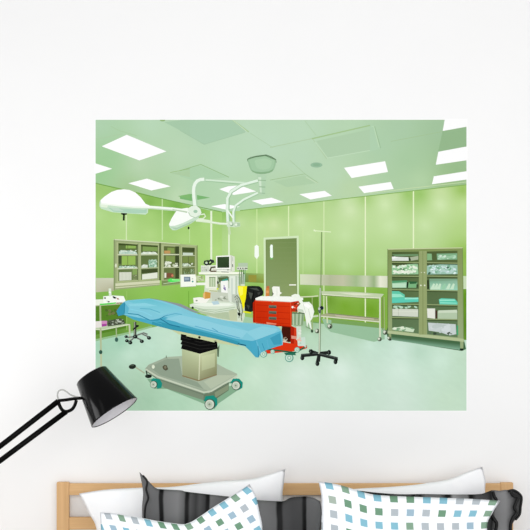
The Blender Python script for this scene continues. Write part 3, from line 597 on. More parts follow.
t.poly([(20, 98), (130, 95), (130, 190), (20, 200)], (96, 138, 46)); t.path([(22, 95), (96, 92), (130, 88)], 1.2, (206, 216, 176)); t.path([(96, 96), (96, 290)], 1.0, (150, 170, 110)); t.path([(90, 205), (130, 200)], 1.6, (200, 212, 184)); t.ell(95, 285, 7, 9, (60, 80, 60)); t.path([(60, 260), (92, 275)], .9, (120, 150, 110)); done(t)

# IV stand
v = Part('printed_drip_stand', 'tall thin chrome drip stand on a black five star base')
Z(0, 0, 1)
v.path([(321.6, 232), (320.8, 290)], .9, (112, 140, 84)); v.path([(320.4, 288), (319.4, 358)], 1.9, (120, 140, 110)); v.path([(320.1, 288), (319.1, 358)], .8, (214, 222, 200)); v.path([(313.5, 230.6), (331, 232)], .9, (222, 238, 196)); v.path([(313.8, 229.4), (315.5, 231.5)], .8, (226, 238, 204))
v.path([(303, 228), (303, 275)], .4, (200, 224, 160))
Z(295, 280, 5.58)
v.ell(148, 156, 12, 11, (26, 36, 48)); v.ell(138, 170, 8, 16, (90, 100, 96)); v.ell(135, 160, 6, 8, (190, 198, 190))
for q in ([(130, 402), (80, 386), (76, 400), (128, 418)], [(138, 400), (198, 394), (200, 412), (140, 418)], [(128, 404), (34, 412), (32, 432), (130, 422)], [(135, 406), (238, 430), (240, 450), (138, 424)], [(126, 412), (144, 412), (140, 456), (116, 458)]): v.poly(q, (36, 40, 38))
v.poly([(34, 412), (128, 404), (128, 409), (34, 419)], (74, 82, 78)); v.poly([(140, 408), (236, 432), (234, 437), (138, 414)], (74, 82, 78))
for x, y in ((41, 434), (125, 466), (226, 456), (90, 400), (190, 404)): v.ell(x, y, 11, 14, (24, 28, 26)); v.ell(x - 4, y, 3, 7, (80, 88, 84))
done(v)

# red emergency cart
Z(245, 280, 7.57)
r = Part('printed_red_cart', 'bright red medical cart with three drawers on green rimmed casters')
R1 = (202, 48, 14); R2 = (172, 34, 10); R3 = (232, 78, 30)
r.poly([(280, 345), (350, 350), (345, 470), (270, 470)], (64, 24, 14)); r.poly([(345, 345), (405, 370), (412, 500), (345, 505)], (206, 60, 30)); r.poly([(345, 350), (372, 360), (370, 500), (345, 505)], (170, 34, 14))
r.poly([(130, 520), (280, 470), (470, 495), (470, 515), (410, 535), (140, 560)], (216, 52, 20)); r.poly([(75, 150), (130, 148), (400, 155), (412, 175), (405, 235), (355, 240), (352, 355), (60, 322), (62, 180)], R1)
r.poly([(350, 165), (405, 160), (412, 178), (400, 240), (355, 240)], (190, 46, 18)); r.grad([(84, 160), (340, 168), (336, 340), (84, 312)], [(198, 46, 14), (212, 56, 18), (206, 52, 15), (190, 40, 10)]); r.poly([(60, 170), (76, 158), (76, 324), (60, 320)], R2)
for y in (188, 236, 282, 318): r.path([(84, y), (338, y + 14)], .4, (170, 30, 8))
r.path([(84, 330), (350, 356)], .8, (140, 24, 8)); r.path([(80, 158), (345, 168)], .6, (238, 96, 60)); r.path([(345, 168), (348, 352)], .5, (236, 90, 50))
r.poly([(80, 150), (78, 138), (120, 122), (330, 124), (440, 134), (440, 152), (350, 166)], (240, 244, 236)); r.path([(80, 152), (348, 166)], .5, (196, 196, 180)); r.ell(208, 164, 8, 5, (200, 150, 100))
r.path([(170, 330), (235, 332)], .9, (244, 180, 150)); r.poly([(160, 318), (240, 330), (232, 338), (165, 334)], (226, 130, 100))
for i in range(3): r.poly([(180, 190 + i * 44), (238, 192 + i * 44), (238, 214 + i * 44), (180, 211 + i * 44)], (96, 112, 96)); r.poly([(184, 202 + i * 44), (236, 204 + i * 44), (236, 212 + i * 44), (184, 209 + i * 44)], (60, 74, 64))
r.ell(360, 205, 8, 9, (240, 240, 230)); r.path([(372, 185), (395, 175), (405, 195)], 1.2, (80, 40, 20)); r.ell(388, 230, 6, 9, (60, 70, 50)); r.blobs(365, 170, 410, 235, 6, [(226, 80, 50), (246, 180, 160)], (6, 10))
r.blobs(282, 425, 325, 470, 9, [(200, 190, 170), (40, 30, 20), (150, 130, 110)], (7, 14)); r.poly([(350, 420), (410, 430), (410, 448), (352, 444)], (214, 150, 130))
Z(250, 280, 5.3)
r.path([(88, 366), (240, 385), (300, 350)], 1.6, (30, 92, 66)); r.path([(130, 330), (150, 320), (200, 330)], .9, (236, 200, 180))
for x, y, q in ((72, 392, 19), (208, 412, 23), (120, 380, 12), (250, 370, 15), (294, 352, 6)):
    r.ell(x, y, q, q, (96, 160, 140)); r.ell(x - 1, y, q * .78, q * .8, (196, 222, 206)); r.ell(x, y, q * .5, q * .5, (150, 190, 170)); r.ell(x, y, q * .22, q * .22, (220, 232, 220))
r.poly([(180, 385), (235, 385), (245, 398), (190, 398)], (40, 110, 86)); done(r)
Z(245, 280, 7.57)
r = Part('printed_brown_bottle', 'amber glass bottle standing on the red cart'); r.poly([(158, 60), (184, 56), (184, 120), (156, 124)], (206, 130, 66)); r.poly([(164, 46), (184, 46), (184, 62), (162, 62)], (190, 110, 70)); r.rect(160, 80, 180, 100, (224, 160, 100)); done(r)
r = Part('printed_white_jug', 'white jug standing on the red cart'); r.poly([(204, 58), (215, 48), (262, 50), (266, 90), (280, 98), (264, 110), (262, 124), (208, 122), (212, 100)], (240, 242, 232)); r.path([(205, 95), (215, 105), (205, 115)], .9, (90, 100, 84)); r.rect(240, 60, 244, 118, (214, 220, 206)); done(r)
r = Part('printed_glove_bundle', 'hanging bunch of white plastic bags on the side of the red cart'); r.poly([(352, 115), (380, 105), (410, 110), (425, 140), (440, 168), (485, 165), (510, 190), (524, 240), (510, 290), (495, 310), (505, 370), (498, 372), (480, 320), (470, 360), (462, 310), (450, 250), (400, 240), (395, 210), (420, 180), (400, 150), (352, 135)], (236, 242, 230)); r.poly([(430, 185), (470, 175), (500, 200), (480, 215)], (250, 252, 246)); r.poly([(400, 215), (440, 225), (445, 245), (402, 240)], (196, 210, 190)); r.path([(480, 220), (496, 290)], .5, (196, 206, 190)); r.path([(440, 180), (460, 250)], .5, (206, 216, 200)); done(r)
r = Part('printed_wire_basket', 'grey green wire basket with jars on the side of the red cart'); r.poly([(356, 248), (448, 250), (440, 345), (420, 350), (420, 430), (392, 440), (390, 350), (358, 340)], (150, 176, 140)); r.path([(356, 250), (450, 252)], 1.0, (84, 104, 78))
for i in range(6): r.path([(364 + i * 15, 255), (366 + i * 13, 340)], .7, (112, 138, 104) if i % 2 else (196, 212, 186))
r.poly([(388, 350), (425, 350), (425, 440), (392, 440)], (206, 216, 200)); r.poly([(395, 440), (455, 430), (460, 500), (400, 500)], (200, 220, 206)); r.blobs(385, 350, 430, 490, 10, [(222, 228, 214), (236, 180, 160), (180, 200, 180)], (7, 13)); done(r)

# operating table
Z(130, 330, 4.077)
o = Part('printed_operating_table', 'operating table with grey wheeled base and steel column')
o.poly([(70, 200), (100, 240), (150, 240), (300, 300), (345, 322), (360, 300), (440, 245), (450, 220), (400, 230), (200, 190)], (132, 172, 140)); o.poly([(355, 75), (365, 60), (362, 110), (356, 108)], (90, 110, 84))
o.poly([(110, 190), (300, 258), (300, 286), (140, 236), (128, 225)], (124, 140, 118)); o.poly([(300, 262), (404, 212), (402, 246), (345, 285), (300, 290)], (104, 122, 98)); o.poly([(345, 255), (402, 222), (400, 244), (348, 276)], (134, 148, 120))
o.grad([(140, 112), (300, 108), (437, 182), (320, 258)], [(150, 164, 142), (170, 184, 160), (166, 180, 156), (172, 186, 162)])
o.poly([(62, 158), (75, 142), (148, 110), (180, 108), (325, 256), (300, 258), (112, 196), (68, 170)], (156, 170, 150)); o.poly([(150, 110), (212, 106), (355, 140), (436, 178), (438, 188), (330, 248), (230, 222)], (166, 180, 158))
o.poly([(80, 150), (150, 118), (200, 116), (214, 190), (275, 212), (300, 240), (120, 182)], (142, 158, 138)); o.path([(64, 160), (112, 190), (300, 254), (330, 250), (438, 186)], 1.7, (196, 206, 184)); o.path([(66, 168), (112, 199), (300, 264), (330, 258), (436, 198)], .9, (110, 126, 106)); o.poly([(300, 210), (354, 184), (430, 184), (330, 240)], (180, 192, 168))
o.ell(95, 150, 6, 8, (220, 228, 206)); o.poly([(132, 150), (140, 142), (150, 144), (156, 160), (146, 166), (136, 160)], (84, 84, 66)); o.ell(144, 152, 5, 6, (124, 122, 100)); o.path([(148, 114), (148, 104)], .7, (80, 100, 70))
o.grad([(212, 78), (284, 92), (280, 210), (214, 190)], [(180, 192, 152), (196, 206, 164), (140, 146, 110), (150, 156, 120)]); o.grad([(284, 92), (355, 72), (354, 184), (280, 210)], [(206, 214, 172), (176, 188, 146), (130, 132, 96), (144, 146, 110)]); o.grad([(294, 106), (346, 94), (346, 150), (292, 166)], [(198, 207, 165), (192, 202, 160), (174, 182, 144), (178, 186, 146)]); o.path([(284, 92), (281, 210)], .7, (216, 222, 190)); o.path([(213, 186), (280, 206), (354, 182)], 1.1, (136, 120, 90))
o.poly([(150, -12), (450, 60), (440, 66), (350, 52), (200, 18)], (196, 206, 160))
o.poly([(208, 16), (355, 48), (358, 76), (285, 97), (208, 76), (212, 60), (206, 56), (212, 44), (206, 40)], (16, 16, 16))
for y in (30, 44, 58): o.path([(212, y), (285, y + 20), (352, y + 14)], .5, (44, 44, 42))
o.path([(230, 22), (345, 48)], 1.3, (196, 206, 160)); o.ell(283, 30, 5, 5, (20, 20, 18)); o.rect(240, 40, 300, 44, (10, 10, 10))
o.path([(20, 150), (60, 176)], 1.3, (170, 180, 150)); o.ell(10, 149, 15, 10, (36, 44, 36), -10); o.path([(2, 146), (16, 144)], .6, (90, 100, 84))
done(o)
def caster(cx, cy, R_, label, cap):
    p = Part('printed_caster', label); p.poly(cap, (30, 140, 124)); p.ell(cx, cy, R_, R_ * 1.02, (60, 84, 70)); p.ell(cx - 1, cy, R_ * .82, R_ * .86, (206, 216, 200)); p.ell(cx - 2, cy, R_ * .55, R_ * .6, (186, 198, 180)); p.ell(cx - 2, cy, R_ * .2, R_ * .2, (130, 146, 124)); done(p)
caster(97, 222, 15, 'teal capped wheel at the left end of the table base', [(84, 205), (95, 196), (122, 200), (132, 218), (128, 236), (112, 240), (105, 215)])
caster(433, 226, 19, 'teal capped wheel at the right end of the table base', [(408, 218), (420, 198), (445, 198), (460, 214), (458, 236), (440, 246), (440, 215)])
caster(326, 303, 22, 'teal capped wheel nearest the viewer', [(300, 290), (308, 270), (340, 266), (356, 280), (356, 305), (344, 318), (335, 290)])
Z(90, 280, 5.3)
o = Part('printed_foot_pedal', 'dark lever at the corner of the table base'); o.ell(310, 510, 18, 10, (30, 36, 32)); o.path([(298, 480), (305, 515)], 1.3, (40, 56, 44)); done(o)
o = Part('printed_table_drape', 'turquoise blue sheet draped over the operating table')
Z(0, 0, 1)
out = [(121.1, 304.5), (124.5, 301.5), (128, 300.3), (138, 299.4), (149.4, 298.5), (161, 300.5), (173, 304), (180, 306.6), (190, 311), (198.9, 314.2), (213, 317.8), (227, 320.6), (242, 322.4), (253.6, 323.4), (268, 324.6), (275, 325.6), (279, 327.6), (281.4, 331), (282.6, 336), (282.8, 344.6), (275.5, 347), (268, 349.5), (261, 352.6), (258.5, 357.6), (255.5, 357.2), (250, 351), (245, 346.2), (236.6, 344.4), (215.8, 338.8), (195, 334), (180, 331.4), (171, 329.6), (152.3, 324.6), (133.4, 319.5), (124, 314.6), (118.3, 316), (116.4, 311.1)]
o.poly([(150, 290 + 8), (181, 304), (200, 313), (196, 312.8), (170, 304)], (140, 146, 150))
B1 = (126, 197, 214); B2 = (74, 166, 192); B3 = (146, 206, 222); B4 = (54, 148, 172)
o.poly(out, B1)
o.poly([(124, 314.6), (128, 315.4), (140, 318), (152, 320), (160, 318), (166, 317), (180, 323.5), (195, 328), (215, 333), (236, 338.6), (245, 340), (252, 341), (256, 340), (258, 350), (258.5, 357.6), (255.5, 357.2), (250, 351), (245, 346.2), (236.6, 344.4), (215.8, 338.8), (195, 334), (180, 331.4), (171, 329.6), (152.3, 324.6), (133.4, 319.5)], B2)
o.poly([(152.3, 321.6), (160, 322), (170, 324), (200, 331), (230, 339), (240, 342), (238, 345), (215.8, 338.8), (180, 331.4), (171, 329.6), (152, 324.6)], B4)
o.poly([(121.1, 304.5), (124.6, 301.8), (125.6, 306), (124.6, 314.4), (118.3, 316), (116.4, 311.1)], (56, 148, 176)); o.poly([(125, 303), (129, 308), (128, 314), (124.8, 314)], (96, 180, 204)); o.path([(125, 303), (124.2, 313)], .6, (40, 124, 152))
o.grad([(128, 301), (150, 299), (186, 310), (160, 315)], [(112, 194, 208), (104, 188, 204), (128, 198, 212), (134, 203, 217)])
o.poly([(128, 304), (145, 303), (158, 306), (146, 306.5), (130, 306)], (138, 206, 220)); o.path([(128, 313.5), (138, 314.5), (150, 320.2), (158, 320), (164, 316.4), (168, 315)], .9, (44, 136, 166)); o.path([(140, 308.5), (150, 309), (160, 312.5)], .8, (92, 172, 196)); o.path([(160, 318.6), (170, 324.6), (180, 327)], .8, (34, 110, 140)); o.path([(165, 316), (175, 313.6), (182, 314.4)], .7, (84, 166, 194)); o.path([(130, 309), (144, 312), (152, 316)], .9, (134, 206, 224))
o.poly([(165, 319), (180, 315), (200, 319), (225, 326), (248, 331), (242, 338), (215, 331), (185, 324)], (140, 203, 219)); o.poly([(180, 308), (200, 315.2), (228, 322), (225, 325), (200, 319), (182, 312)], (126, 195, 212))
o.path([(195, 326), (215, 331.4), (240, 338)], .8, (92, 172, 204)); o.path([(212, 328), (218, 331.6)], .9, (90, 168, 196)); o.poly([(246, 332), (262, 326), (278, 329), (272, 336), (256, 340)], (138, 203, 218)); o.poly([(228, 322), (252, 324.6), (262, 326), (248, 331)], (122, 192, 210))
o.poly([(256, 340), (272, 334), (280.6, 331), (282.4, 345), (275.5, 347), (268, 349.5), (261, 352.6), (258.5, 357.6), (257, 348)], (84, 173, 198)); o.poly([(270, 338), (280, 333), (281.6, 344), (274, 345)], (64, 154, 182)); o.poly([(250, 341), (256, 340.6), (258.4, 357), (252, 350)], (74, 166, 194)); o.path([(256.4, 341), (260.5, 352)], .8, (108, 184, 210)); o.path([(258, 346), (258.6, 357)], .8, (46, 130, 160)); o.path([(262, 343), (264.5, 350)], .6, (52, 140, 172)); o.path([(267, 340), (268.6, 348)], .6, (96, 176, 204)); o.path([(238, 343.6), (246, 345.4)], .9, (20, 70, 90)); o.path([(140, 318), (152, 321.2), (162, 324)], .6, (80, 168, 196))
done(o)

# surgical lights
s = Part('printed_surgical_light_arms', 'white jointed ceiling arms carrying the surgical lights')
Z(205, 150, 6.625); A1 = (222, 238, 222); A2 = (158, 194, 156)
s.path([(-14, 200), (40, 202), (100, 208), (290, 224), (350, 208)], 3.0, A2); s.path([(-14, 198), (40, 200), (100, 205), (290, 220), (350, 204)], 1.8, (206, 228, 204))
s.path([(350, 205), (240, 235), (175, 275), (152, 320), (150, 400), (155, 500)], 3.8, A2); s.path([(350, 202), (240, 232), (172, 275), (148, 320), (147, 400), (152, 500)], 2.5, A1)
s.path([(350, 285), (260, 330), (205, 370), (190, 410), (192, 490)], 3.2, A2); s.path([(350, 283), (258, 327), (202, 368), (187, 410), (189, 480)], 2.0, A1)
s.poly([(345, 165), (410, 165), (404, 200), (396, 290), (384, 300), (366, 298), (360, 270), (352, 210)], (176, 206, 174)); s.poly([(352, 180), (372, 180), (376, 290), (366, 290)], (204, 224, 200)); s.path([(350, 200), (404, 202)], .7, (140, 176, 138)); s.path([(360, 244), (400, 246)], .8, (140, 176, 138)); s.path([(362, 285), (398, 287)], .6, (142, 176, 140))
s.poly([(140, 472), (200, 476), (232, 480), (234, 506), (200, 512), (146, 508)], (204, 222, 198)); s.poly([(196, 480), (232, 484), (232, 504), (198, 508)], (174, 200, 166)); s.ell(176, 492, 13, 13, (142, 170, 138)); s.ell(173, 489, 9, 9, (224, 236, 218)); s.ell(206, 494, 7, 9, (226, 236, 220)); s.path([(-60, 468), (20, 476), (100, 488), (150, 490)], 2.2, (208, 226, 192)); s.path([(-60, 466), (20, 474), (100, 486), (150, 488)], 1.0, (230, 240, 222)); s.path([(150, 400), (185, 450)], 1.4, (236, 244, 232)); s.path([(158, 510), (164, 560)], 2.4, (196, 216, 176))
Z(150, 175, 8.83)
s.path([(490, 40), (450, 42), (425, 54), (405, 76), (394, 105), (390, 140), (394, 200), (402, 270)], 5.0, (172, 204, 170)); s.path([(480, 37), (445, 40), (418, 52), (398, 76), (388, 105), (385, 140), (388, 200), (396, 270)], 3.2, (228, 240, 226))
s.path([(-20, 284), (60, 290), (200, 302), (330, 318)], 3.4, (196, 216, 190)); s.path([(-20, 280), (60, 286), (200, 298), (330, 314)], 1.9, (238, 246, 234)); s.path([(400, 388), (450, 396), (530, 410)], 2.4, (222, 236, 210)); s.path([(440, 350), (480, 345), (490, 365), (470, 385), (430, 388)], 1.3, (220, 234, 206))
done(s)
Z(205, 150, 6.625)
s = Part('printed_ceiling_mount', 'rounded grey green ceiling mount of the surgical lights')
s.poly([(279, 60), (300, 48), (340, 38), (405, 30), (440, 42), (471, 62), (474, 84), (280, 76)], (100, 130, 98))
bowl = [(282, 62), (300, 53), (340, 44), (400, 36), (436, 48), (469, 68), (470, 84), (466, 104), (458, 126), (446, 142), (426, 152), (400, 158), (370, 160), (340, 156), (316, 146), (302, 132), (293, 112), (287, 90), (283, 72)]
s.poly(bowl, (152, 188, 152)); s.poly([(x + (375 - x) * .12, y + (96 - y) * .12) for x, y in bowl], (160, 196, 160)); s.poly([(x + (400 - x) * .4, y + (85 - y) * .4) for x, y in bowl], (168, 202, 167)); s.poly([(302, 130), (330, 142), (372, 147), (420, 142), (456, 126), (446, 142), (426, 152), (400, 158), (370, 160), (340, 156), (316, 146)], (134, 172, 132))
s.path([(283, 62), (330, 47), (400, 37), (470, 66)], .5, (84, 112, 80)); done(s)
Z(90, 180, 8.83)
s = Part('printed_surgical_light', 'large white domed surgical light at the left of the print')
s.poly([(85, 190), (100, 180), (480, 210), (515, 235), (512, 290), (490, 306), (400, 300), (200, 285), (100, 255), (82, 230)], (196, 222, 196)); s.poly([(160, 245), (480, 262), (505, 255), (500, 290), (400, 296), (210, 280)], (170, 206, 182)); s.poly([(90, 215), (160, 225), (150, 245), (95, 238)], (222, 236, 214)); s.poly([(180, 245), (250, 248), (300, 275), (210, 270)], (190, 214, 196))
s.poly([(92, 180), (130, 145), (190, 105), (240, 88), (300, 82), (350, 88), (400, 110), (450, 155), (490, 210), (530, 228), (530, 242), (340, 240), (100, 208)], (252, 253, 251)); s.path([(95, 208), (250, 226), (380, 238), (530, 242)], 1.6, (238, 244, 234)); done(s)
s = Part('printed_light_handle', 'black handle below the left surgical light'); s.poly([(275, 292), (326, 294), (326, 306), (308, 308), (306, 358), (290, 358), (292, 308), (276, 304)], (20, 26, 18)); done(s)
Z(150, 175, 8.83)
s = Part('printed_surgical_light', 'tilted white surgical light in the middle of the print')
s.poly([(168, 440), (172, 420), (300, 400), (440, 330), (450, 345), (420, 390), (360, 430), (230, 488), (200, 488), (175, 465)], (196, 220, 196)); s.poly([(180, 462), (240, 465), (380, 405), (400, 400), (350, 432), (230, 484)], (170, 200, 172))
s.poly([(168, 435), (190, 385), (215, 345), (230, 322), (270, 300), (330, 290), (380, 300), (430, 330), (425, 355), (370, 385), (290, 425), (220, 448), (175, 450)], (244, 248, 242)); s.poly([(330, 300), (365, 275), (410, 270), (445, 300), (455, 335), (430, 365), (390, 375), (350, 350)], (224, 236, 220)); s.ell(402, 322, 18, 14, (160, 196, 168)); s.path([(340, 330), (355, 360), (400, 378), (435, 360)], .8, (176, 200, 170)); s.path([(200, 300), (330, 326)], 2.2, (186, 206, 178)); s.path([(190, 292), (335, 316)], 1.5, (240, 246, 236)); done(s)
s = Part('printed_light_handle', 'small black handle below the middle surgical light'); s.ell(341, 468, 8, 12, (20, 26, 18)); done(s)

# ------------------------------------------------------------------ bed
def wx(px, Y=-.032): return at(px, 0, Y).x
def wz(py, Y=-.032): return at(0, py, Y).z
bed = empty('bed', (0, 0, 0), 'light oak bed with a slatted headboard standing under the wall mural', 'bed')
xl, xr = wx(56.6), wx(513.2)
pw = wx(69) - wx(56.6)
zt = wz(483.2)
box('headboard_post', (xl, -.034, 0), (xl + pw, -.017, wz(482.4)), M['oak_v'], bed, .003)
box('headboard_post', (xr - pw, -.034, 0), (xr, -.017, wz(482.8)), M['oak_v'], bed, .003)
for y0, y1 in ((483.2, 495.2), (517, 529.5), (552, 565)):
    box('headboard_rail', (xl + pw, -.032, wz(y1)), (xr - pw, -.018, wz(y0 + .6)), M['oak_h'], bed, .002)
MT = .57
box('side_rail', (xl + .005, -2.02, .24), (xl + .035, -.034, .38), M['oak_h'], bed, .003)
box('side_rail', (xr - .035, -2.02, .24), (xr - .005, -.034, .38), M['oak_h'], bed, .003)
box('foot_rail', (xl + .035, -2.02, .24), (xr - .035, -1.99, .38), M['oak_h'], bed, .003)
box('leg', (xl, -2.07, 0), (xl + .05, -2.02, .42), M['oak_v'], bed, .003)
box('leg', (xr - .05, -2.07, 0), (xr, -2.02, .42), M['oak_v'], bed, .003)
for k in range(10): box('bed_slat', (xl + .035, -.2 - k * .19, .31), (xr - .035, -.12 - k * .19, .33), M['oak_h'], bed)
mt = box('mattress', (xl + .045, -1.98, .33), (xr - .045, -.055, MT), M['mattress'], bevel=.03)
tag(mt, 'white mattress lying in the oak bed under the pillows', 'mattress')

# ------------------------------------------------------------------ pillows
def resample(poly, n):
    P = [Vector((p[0], p[1])) for p in poly]
    if len(P) > 2: P = [Vector((q.x, q.y)) for q in catmull([(p.x, p.y, 0) for p in P], 6)]
    d = [0]
    for i in range(1, len(P)): d.append(d[-1] + (P[i] - P[i - 1]).length)
    out = []; j = 0
    for k in range(n + 1):
        t = d[-1] * k / n
        while j < len(P) - 2 and d[j + 1] < t: j += 1
        a = (t - d[j]) / max(d[j + 1] - d[j], 1e-9); out.append(P[j].lerp(P[j + 1], min(max(a, 0), 1)))
    return out
def bot(Y): return 265 + (CZ - MT) / (S * (D + Y) / D) - .8
def pillow(name, top, left, right, Y, th, m, label, cat, uvx=None, wr=.006, seed=0, NX=56, NY=40, tilt=.04):
    yb = bot(Y)
    top_ = resample(top, NX); TL, TR = top_[0], top_[-1]
    left_ = resample([top[0]] + left + [(left[-1][0] if left else top[0][0], yb)], NY)
    right_ = resample([top[-1]] + right + [(right[-1][0] if right else top[-1][0], yb)], NY)
    bl, br = left_[-1], right_[-1]
    bot_ = [bl.lerp(br, i / NX) for i in range(NX + 1)]
    V = []; UV = []
    org = at((bl.x + br.x) / 2, yb, Y)
    for side in (-1, 1):
        for j in range(NY + 1):
            v = j / NY
            for i in range(NX + 1):
                u = i / NX
                p = top_[i] * (1 - v) + bot_[i] * v + left_[j] * (1 - u) + right_[j] * u - (TL * (1 - u) * (1 - v) + TR * u * (1 - v) + bl * (1 - u) * v + br * u * v)
                a, b_ = 2 * u - 1, 2 * v - 1
                e = max(0, (1 - abs(a) ** 3) * (1 - abs(b_) ** 3)) ** .9
                t = th * e * (.85 + .15 * math.cos(a * 1.5))
                w_ = at(p.x, p.y, Y) - org
                lim = max(0, w_.z)
                t += e * wr * noise.noise((u * 5 + seed, v * 4, seed * 1.3)) * 2 + e * wr * .5 * noise.noise((u * 13 + seed, v * 7, 4.2))
                yy = side * t + tilt * v * -1 * 0
                V.append((w_.x, yy, max(w_.z, 0)))
                UV.append(((p.x - uvx[0]) / (uvx[1] - uvx[0]) if uvx else u, 1 - v))
    F = []; n1 = (NX + 1) * (NY + 1)
    for j in range(NY):
        for i in range(NX):
            a = j * (NX + 1) + i; q = (a, a + NX + 1, a + NX + 2, a + 1)
            F.append(q); F.append(tuple(n1 + k for k in reversed(q)))
    me_v = V
    o = mesh_obj(name, me_v, F, m, None, True, UV)
    bm = bmesh.new(); bm.from_mesh(o.data); bmesh.ops.remove_doubles(bm, verts=bm.verts, dist=1e-5); bm.to_mesh(o.data); bm.free()
    for p in o.data.polygons: p.use_smooth = True
    o.location = org; tag(o, label, cat); return o

pillow('pillow', [(79, 493.6), (95, 491), (111, 489.2), (142, 487.6), (170, 487), (200, 483.4), (225, 480.8), (251, 478.8), (268, 474.4), (285.4, 468.8)],
       [(88, 512), (96.6, 530), (96, 570)], [(284, 482), (282.6, 500), (286, 560)], -.135, .06, M['white_cloth'], 'plain white pillow at the back left, leaning against the oak headboard', 'pillow', seed=1, wr=.014)
da = pillow('pillow', [(139.4, 472), (146, 478.5), (155, 487.5), (160, 489), (180, 490.2), (186, 491.6), (206, 494), (231, 496.8), (258, 500), (275, 501), (284, 501), (291, 497.5), (304.7, 496.4), (313, 497.6), (320.5, 501.5)],
       [(143, 492), (142, 514), (146, 560)], [(322, 515), (320.5, 530), (318, 570)], -.255, .045, M['satin_a'], 'dark grey fold-shaded striped satin pillow on the left, with a pointed upper left corner', 'pillow', (139, 321), .004, 2, 84)
db = pillow('pillow', [(340, 490.6), (356, 490.4), (376, 492.6), (400, 494.2), (424, 494), (449, 494.4), (478, 494.2), (487, 492), (492, 490.2), (500, 490.6), (505, 489.8), (513, 490.4), (518, 492.6), (522, 496.6)],
       [(338, 515), (338, 540), (340, 570)], [(520, 504), (521.5, 512), (515, 520), (512, 530), (516, 570)], -.255, .045, M['satin_b'], 'dark grey fold-shaded striped satin pillow on the right, with a wavy black corded edge', 'pillow', (335, 522), .004, 3, 84)
pillow('pillow', [(333, 492), (356, 488.8), (388, 487), (412.6, 485), (424.5, 483.4), (449, 479.2), (468, 471.5), (482.2, 466.6)],
       [(334, 515), (334, 560)], [(484.5, 476), (485.8, 482), (485.2, 495), (488, 560)], -.135, .06, M['white_cloth'], 'plain white pillow at the back right, leaning against the oak headboard', 'pillow', seed=4, wr=.014)
pillow('pillow', [(100, 512.4), (112, 513), (125, 515.2), (141, 517.8), (158, 521), (172, 523), (184, 524.2), (192, 521.4), (202, 515), (213, 507.4), (232, 495.5), (249.6, 484)],
       [(101, 530), (103, 560)], [(256, 496.6), (259.5, 512), (262.5, 530), (262, 570)], -.40, .05, M['patch_a'], 'white pillow with blue, green and grey patches, front left, sagging in the middle', 'pillow', None, .006, 5)
pillow('pillow', [(318.4, 481.4), (329, 482.8), (340, 485), (354, 489.2), (365, 492.6), (376, 494.8), (398, 496.2), (420, 497), (449, 498), (475, 499), (500.4, 500.8)],
       [(321.6, 499), (321, 530), (318, 570)], [(493, 512.5), (487, 528), (492, 570)], -.40, .05, M['patch_b'], 'white pillow with blue, green and grey patches, front right, against the wavy dark pillow', 'pillow', None, .005, 6)
def cording(o, pts, Y, r=.0035):
    P = catmull([at(x, y, Y) - o.location for x, y in pts], 6)
    tube('piping', P, r, M['cord'], o, 8)
def z5(x, y): return (400 + x / 4.077, 450 + y / 4.077)
def zz2(x, y): return (50 + x / 4.077, 450 + y / 4.077)
cording(da, [zz2(*p) for p in ((378, 104), (396, 128), (392, 160), (400, 195), (390, 225), (386, 262), (388, 330))], -.272)
cording(db, [z5(*p) for p in ((378, 168), (384, 190), (392, 205), (384, 235), (374, 262), (386, 285), (394, 300), (390, 330))], -.285, .0055)
cording(db, [z5(*p) for p in ((452, 170), (462, 186), (482, 192), (474, 215), (466, 235), (476, 255), (462, 275), (452, 300), (450, 330))], -.275, .0055)
cording(db, [z5(*p) for p in ((440, 168), (462, 164), (484, 176), (496, 195), (492, 230), (488, 262), (470, 285))], -.263, .004)

# ------------------------------------------------------------------ nightstand and lamp (the stand is outside the frame)
LY = -.33
ns = empty('nightstand', (-1.05, -.26, 0), 'light oak nightstand beside the bed carrying the black lamp', 'nightstand')
def nb(name, a, b, m, parent=ns, bv=.003, off=(-1.05, -.26, 0)): return box(name, a, b, m, parent, bv, off)
nb('tabletop', (-1.27, -.47, .54), (-.79, -.02, .565), M['oak_h'])
nb('side_panel', (-1.25, -.45, .12), (-1.23, -.03, .54), M['oak_v']); nb('side_panel', (-.83, -.45, .12), (-.81, -.03, .54), M['oak_v'])
nb('shelf', (-1.23, -.44, .14), (-.83, -.03, .16), M['oak_h'])
dr = nb('drawer', (-1.225, -.455, .37), (-.835, -.04, .53), M['oak_h']); nb('knob', (-1.04, -.475, .44), (-1.02, -.4552, .46), M['black'], dr)
for x in (-1.25, -.83):
    for y in (-.45, -.05): nb('leg', (x, y, 0), (x + .02, y + .02, .12), M['oak_v'])
lb = Vector((-1.03, LY, .565))
lamp = empty('desk_lamp', lb, 'black jointed desk lamp with a glossy conical shade reaching in from the left', 'lamp')
def lt(name, pts, r, m, parent=lamp, seg=16): return tube(name, pts, r, m, parent, seg, lb)
def lathe(name, c0, axis, prof, m, parent=lamp, seg=48):       # prof: (distance along axis, radius)
    axis = axis.normalized(); n = axis.orthogonal().normalized(); b_ = axis.cross(n); V = []; F = []
    for d_, r_ in prof:
        for k in range(seg):
            a_ = 2 * math.pi * k / seg; V.append(c0 + axis * d_ + (n * math.cos(a_) + b_ * math.sin(a_)) * r_ - lb)
    for i in range(len(prof) - 1):
        for k in range(seg):
            q = i * seg + k; w2 = i * seg + (k + 1) % seg; F.append((q, w2, w2 + seg, q + seg))
    return mesh_obj(name, V, F, m, parent, True)
lathe('base', lb, Vector((0, 0, 1)), [(0, .0001), (0, .085), (.012, .085), (.02, .078), (.024, .02), (.05, .012), (.05, .0001)], M['black'])
elbow = at(-72, 503, LY)
low = [lb + Vector((0, 0, .045)), elbow + Vector((.0, 0, -.01))]
for dx in (-.014, .014): lt('lower_arm', [low[0] + Vector((dx, 0, 0)), low[1] + Vector((dx, 0, 0))], .006, M['black'])
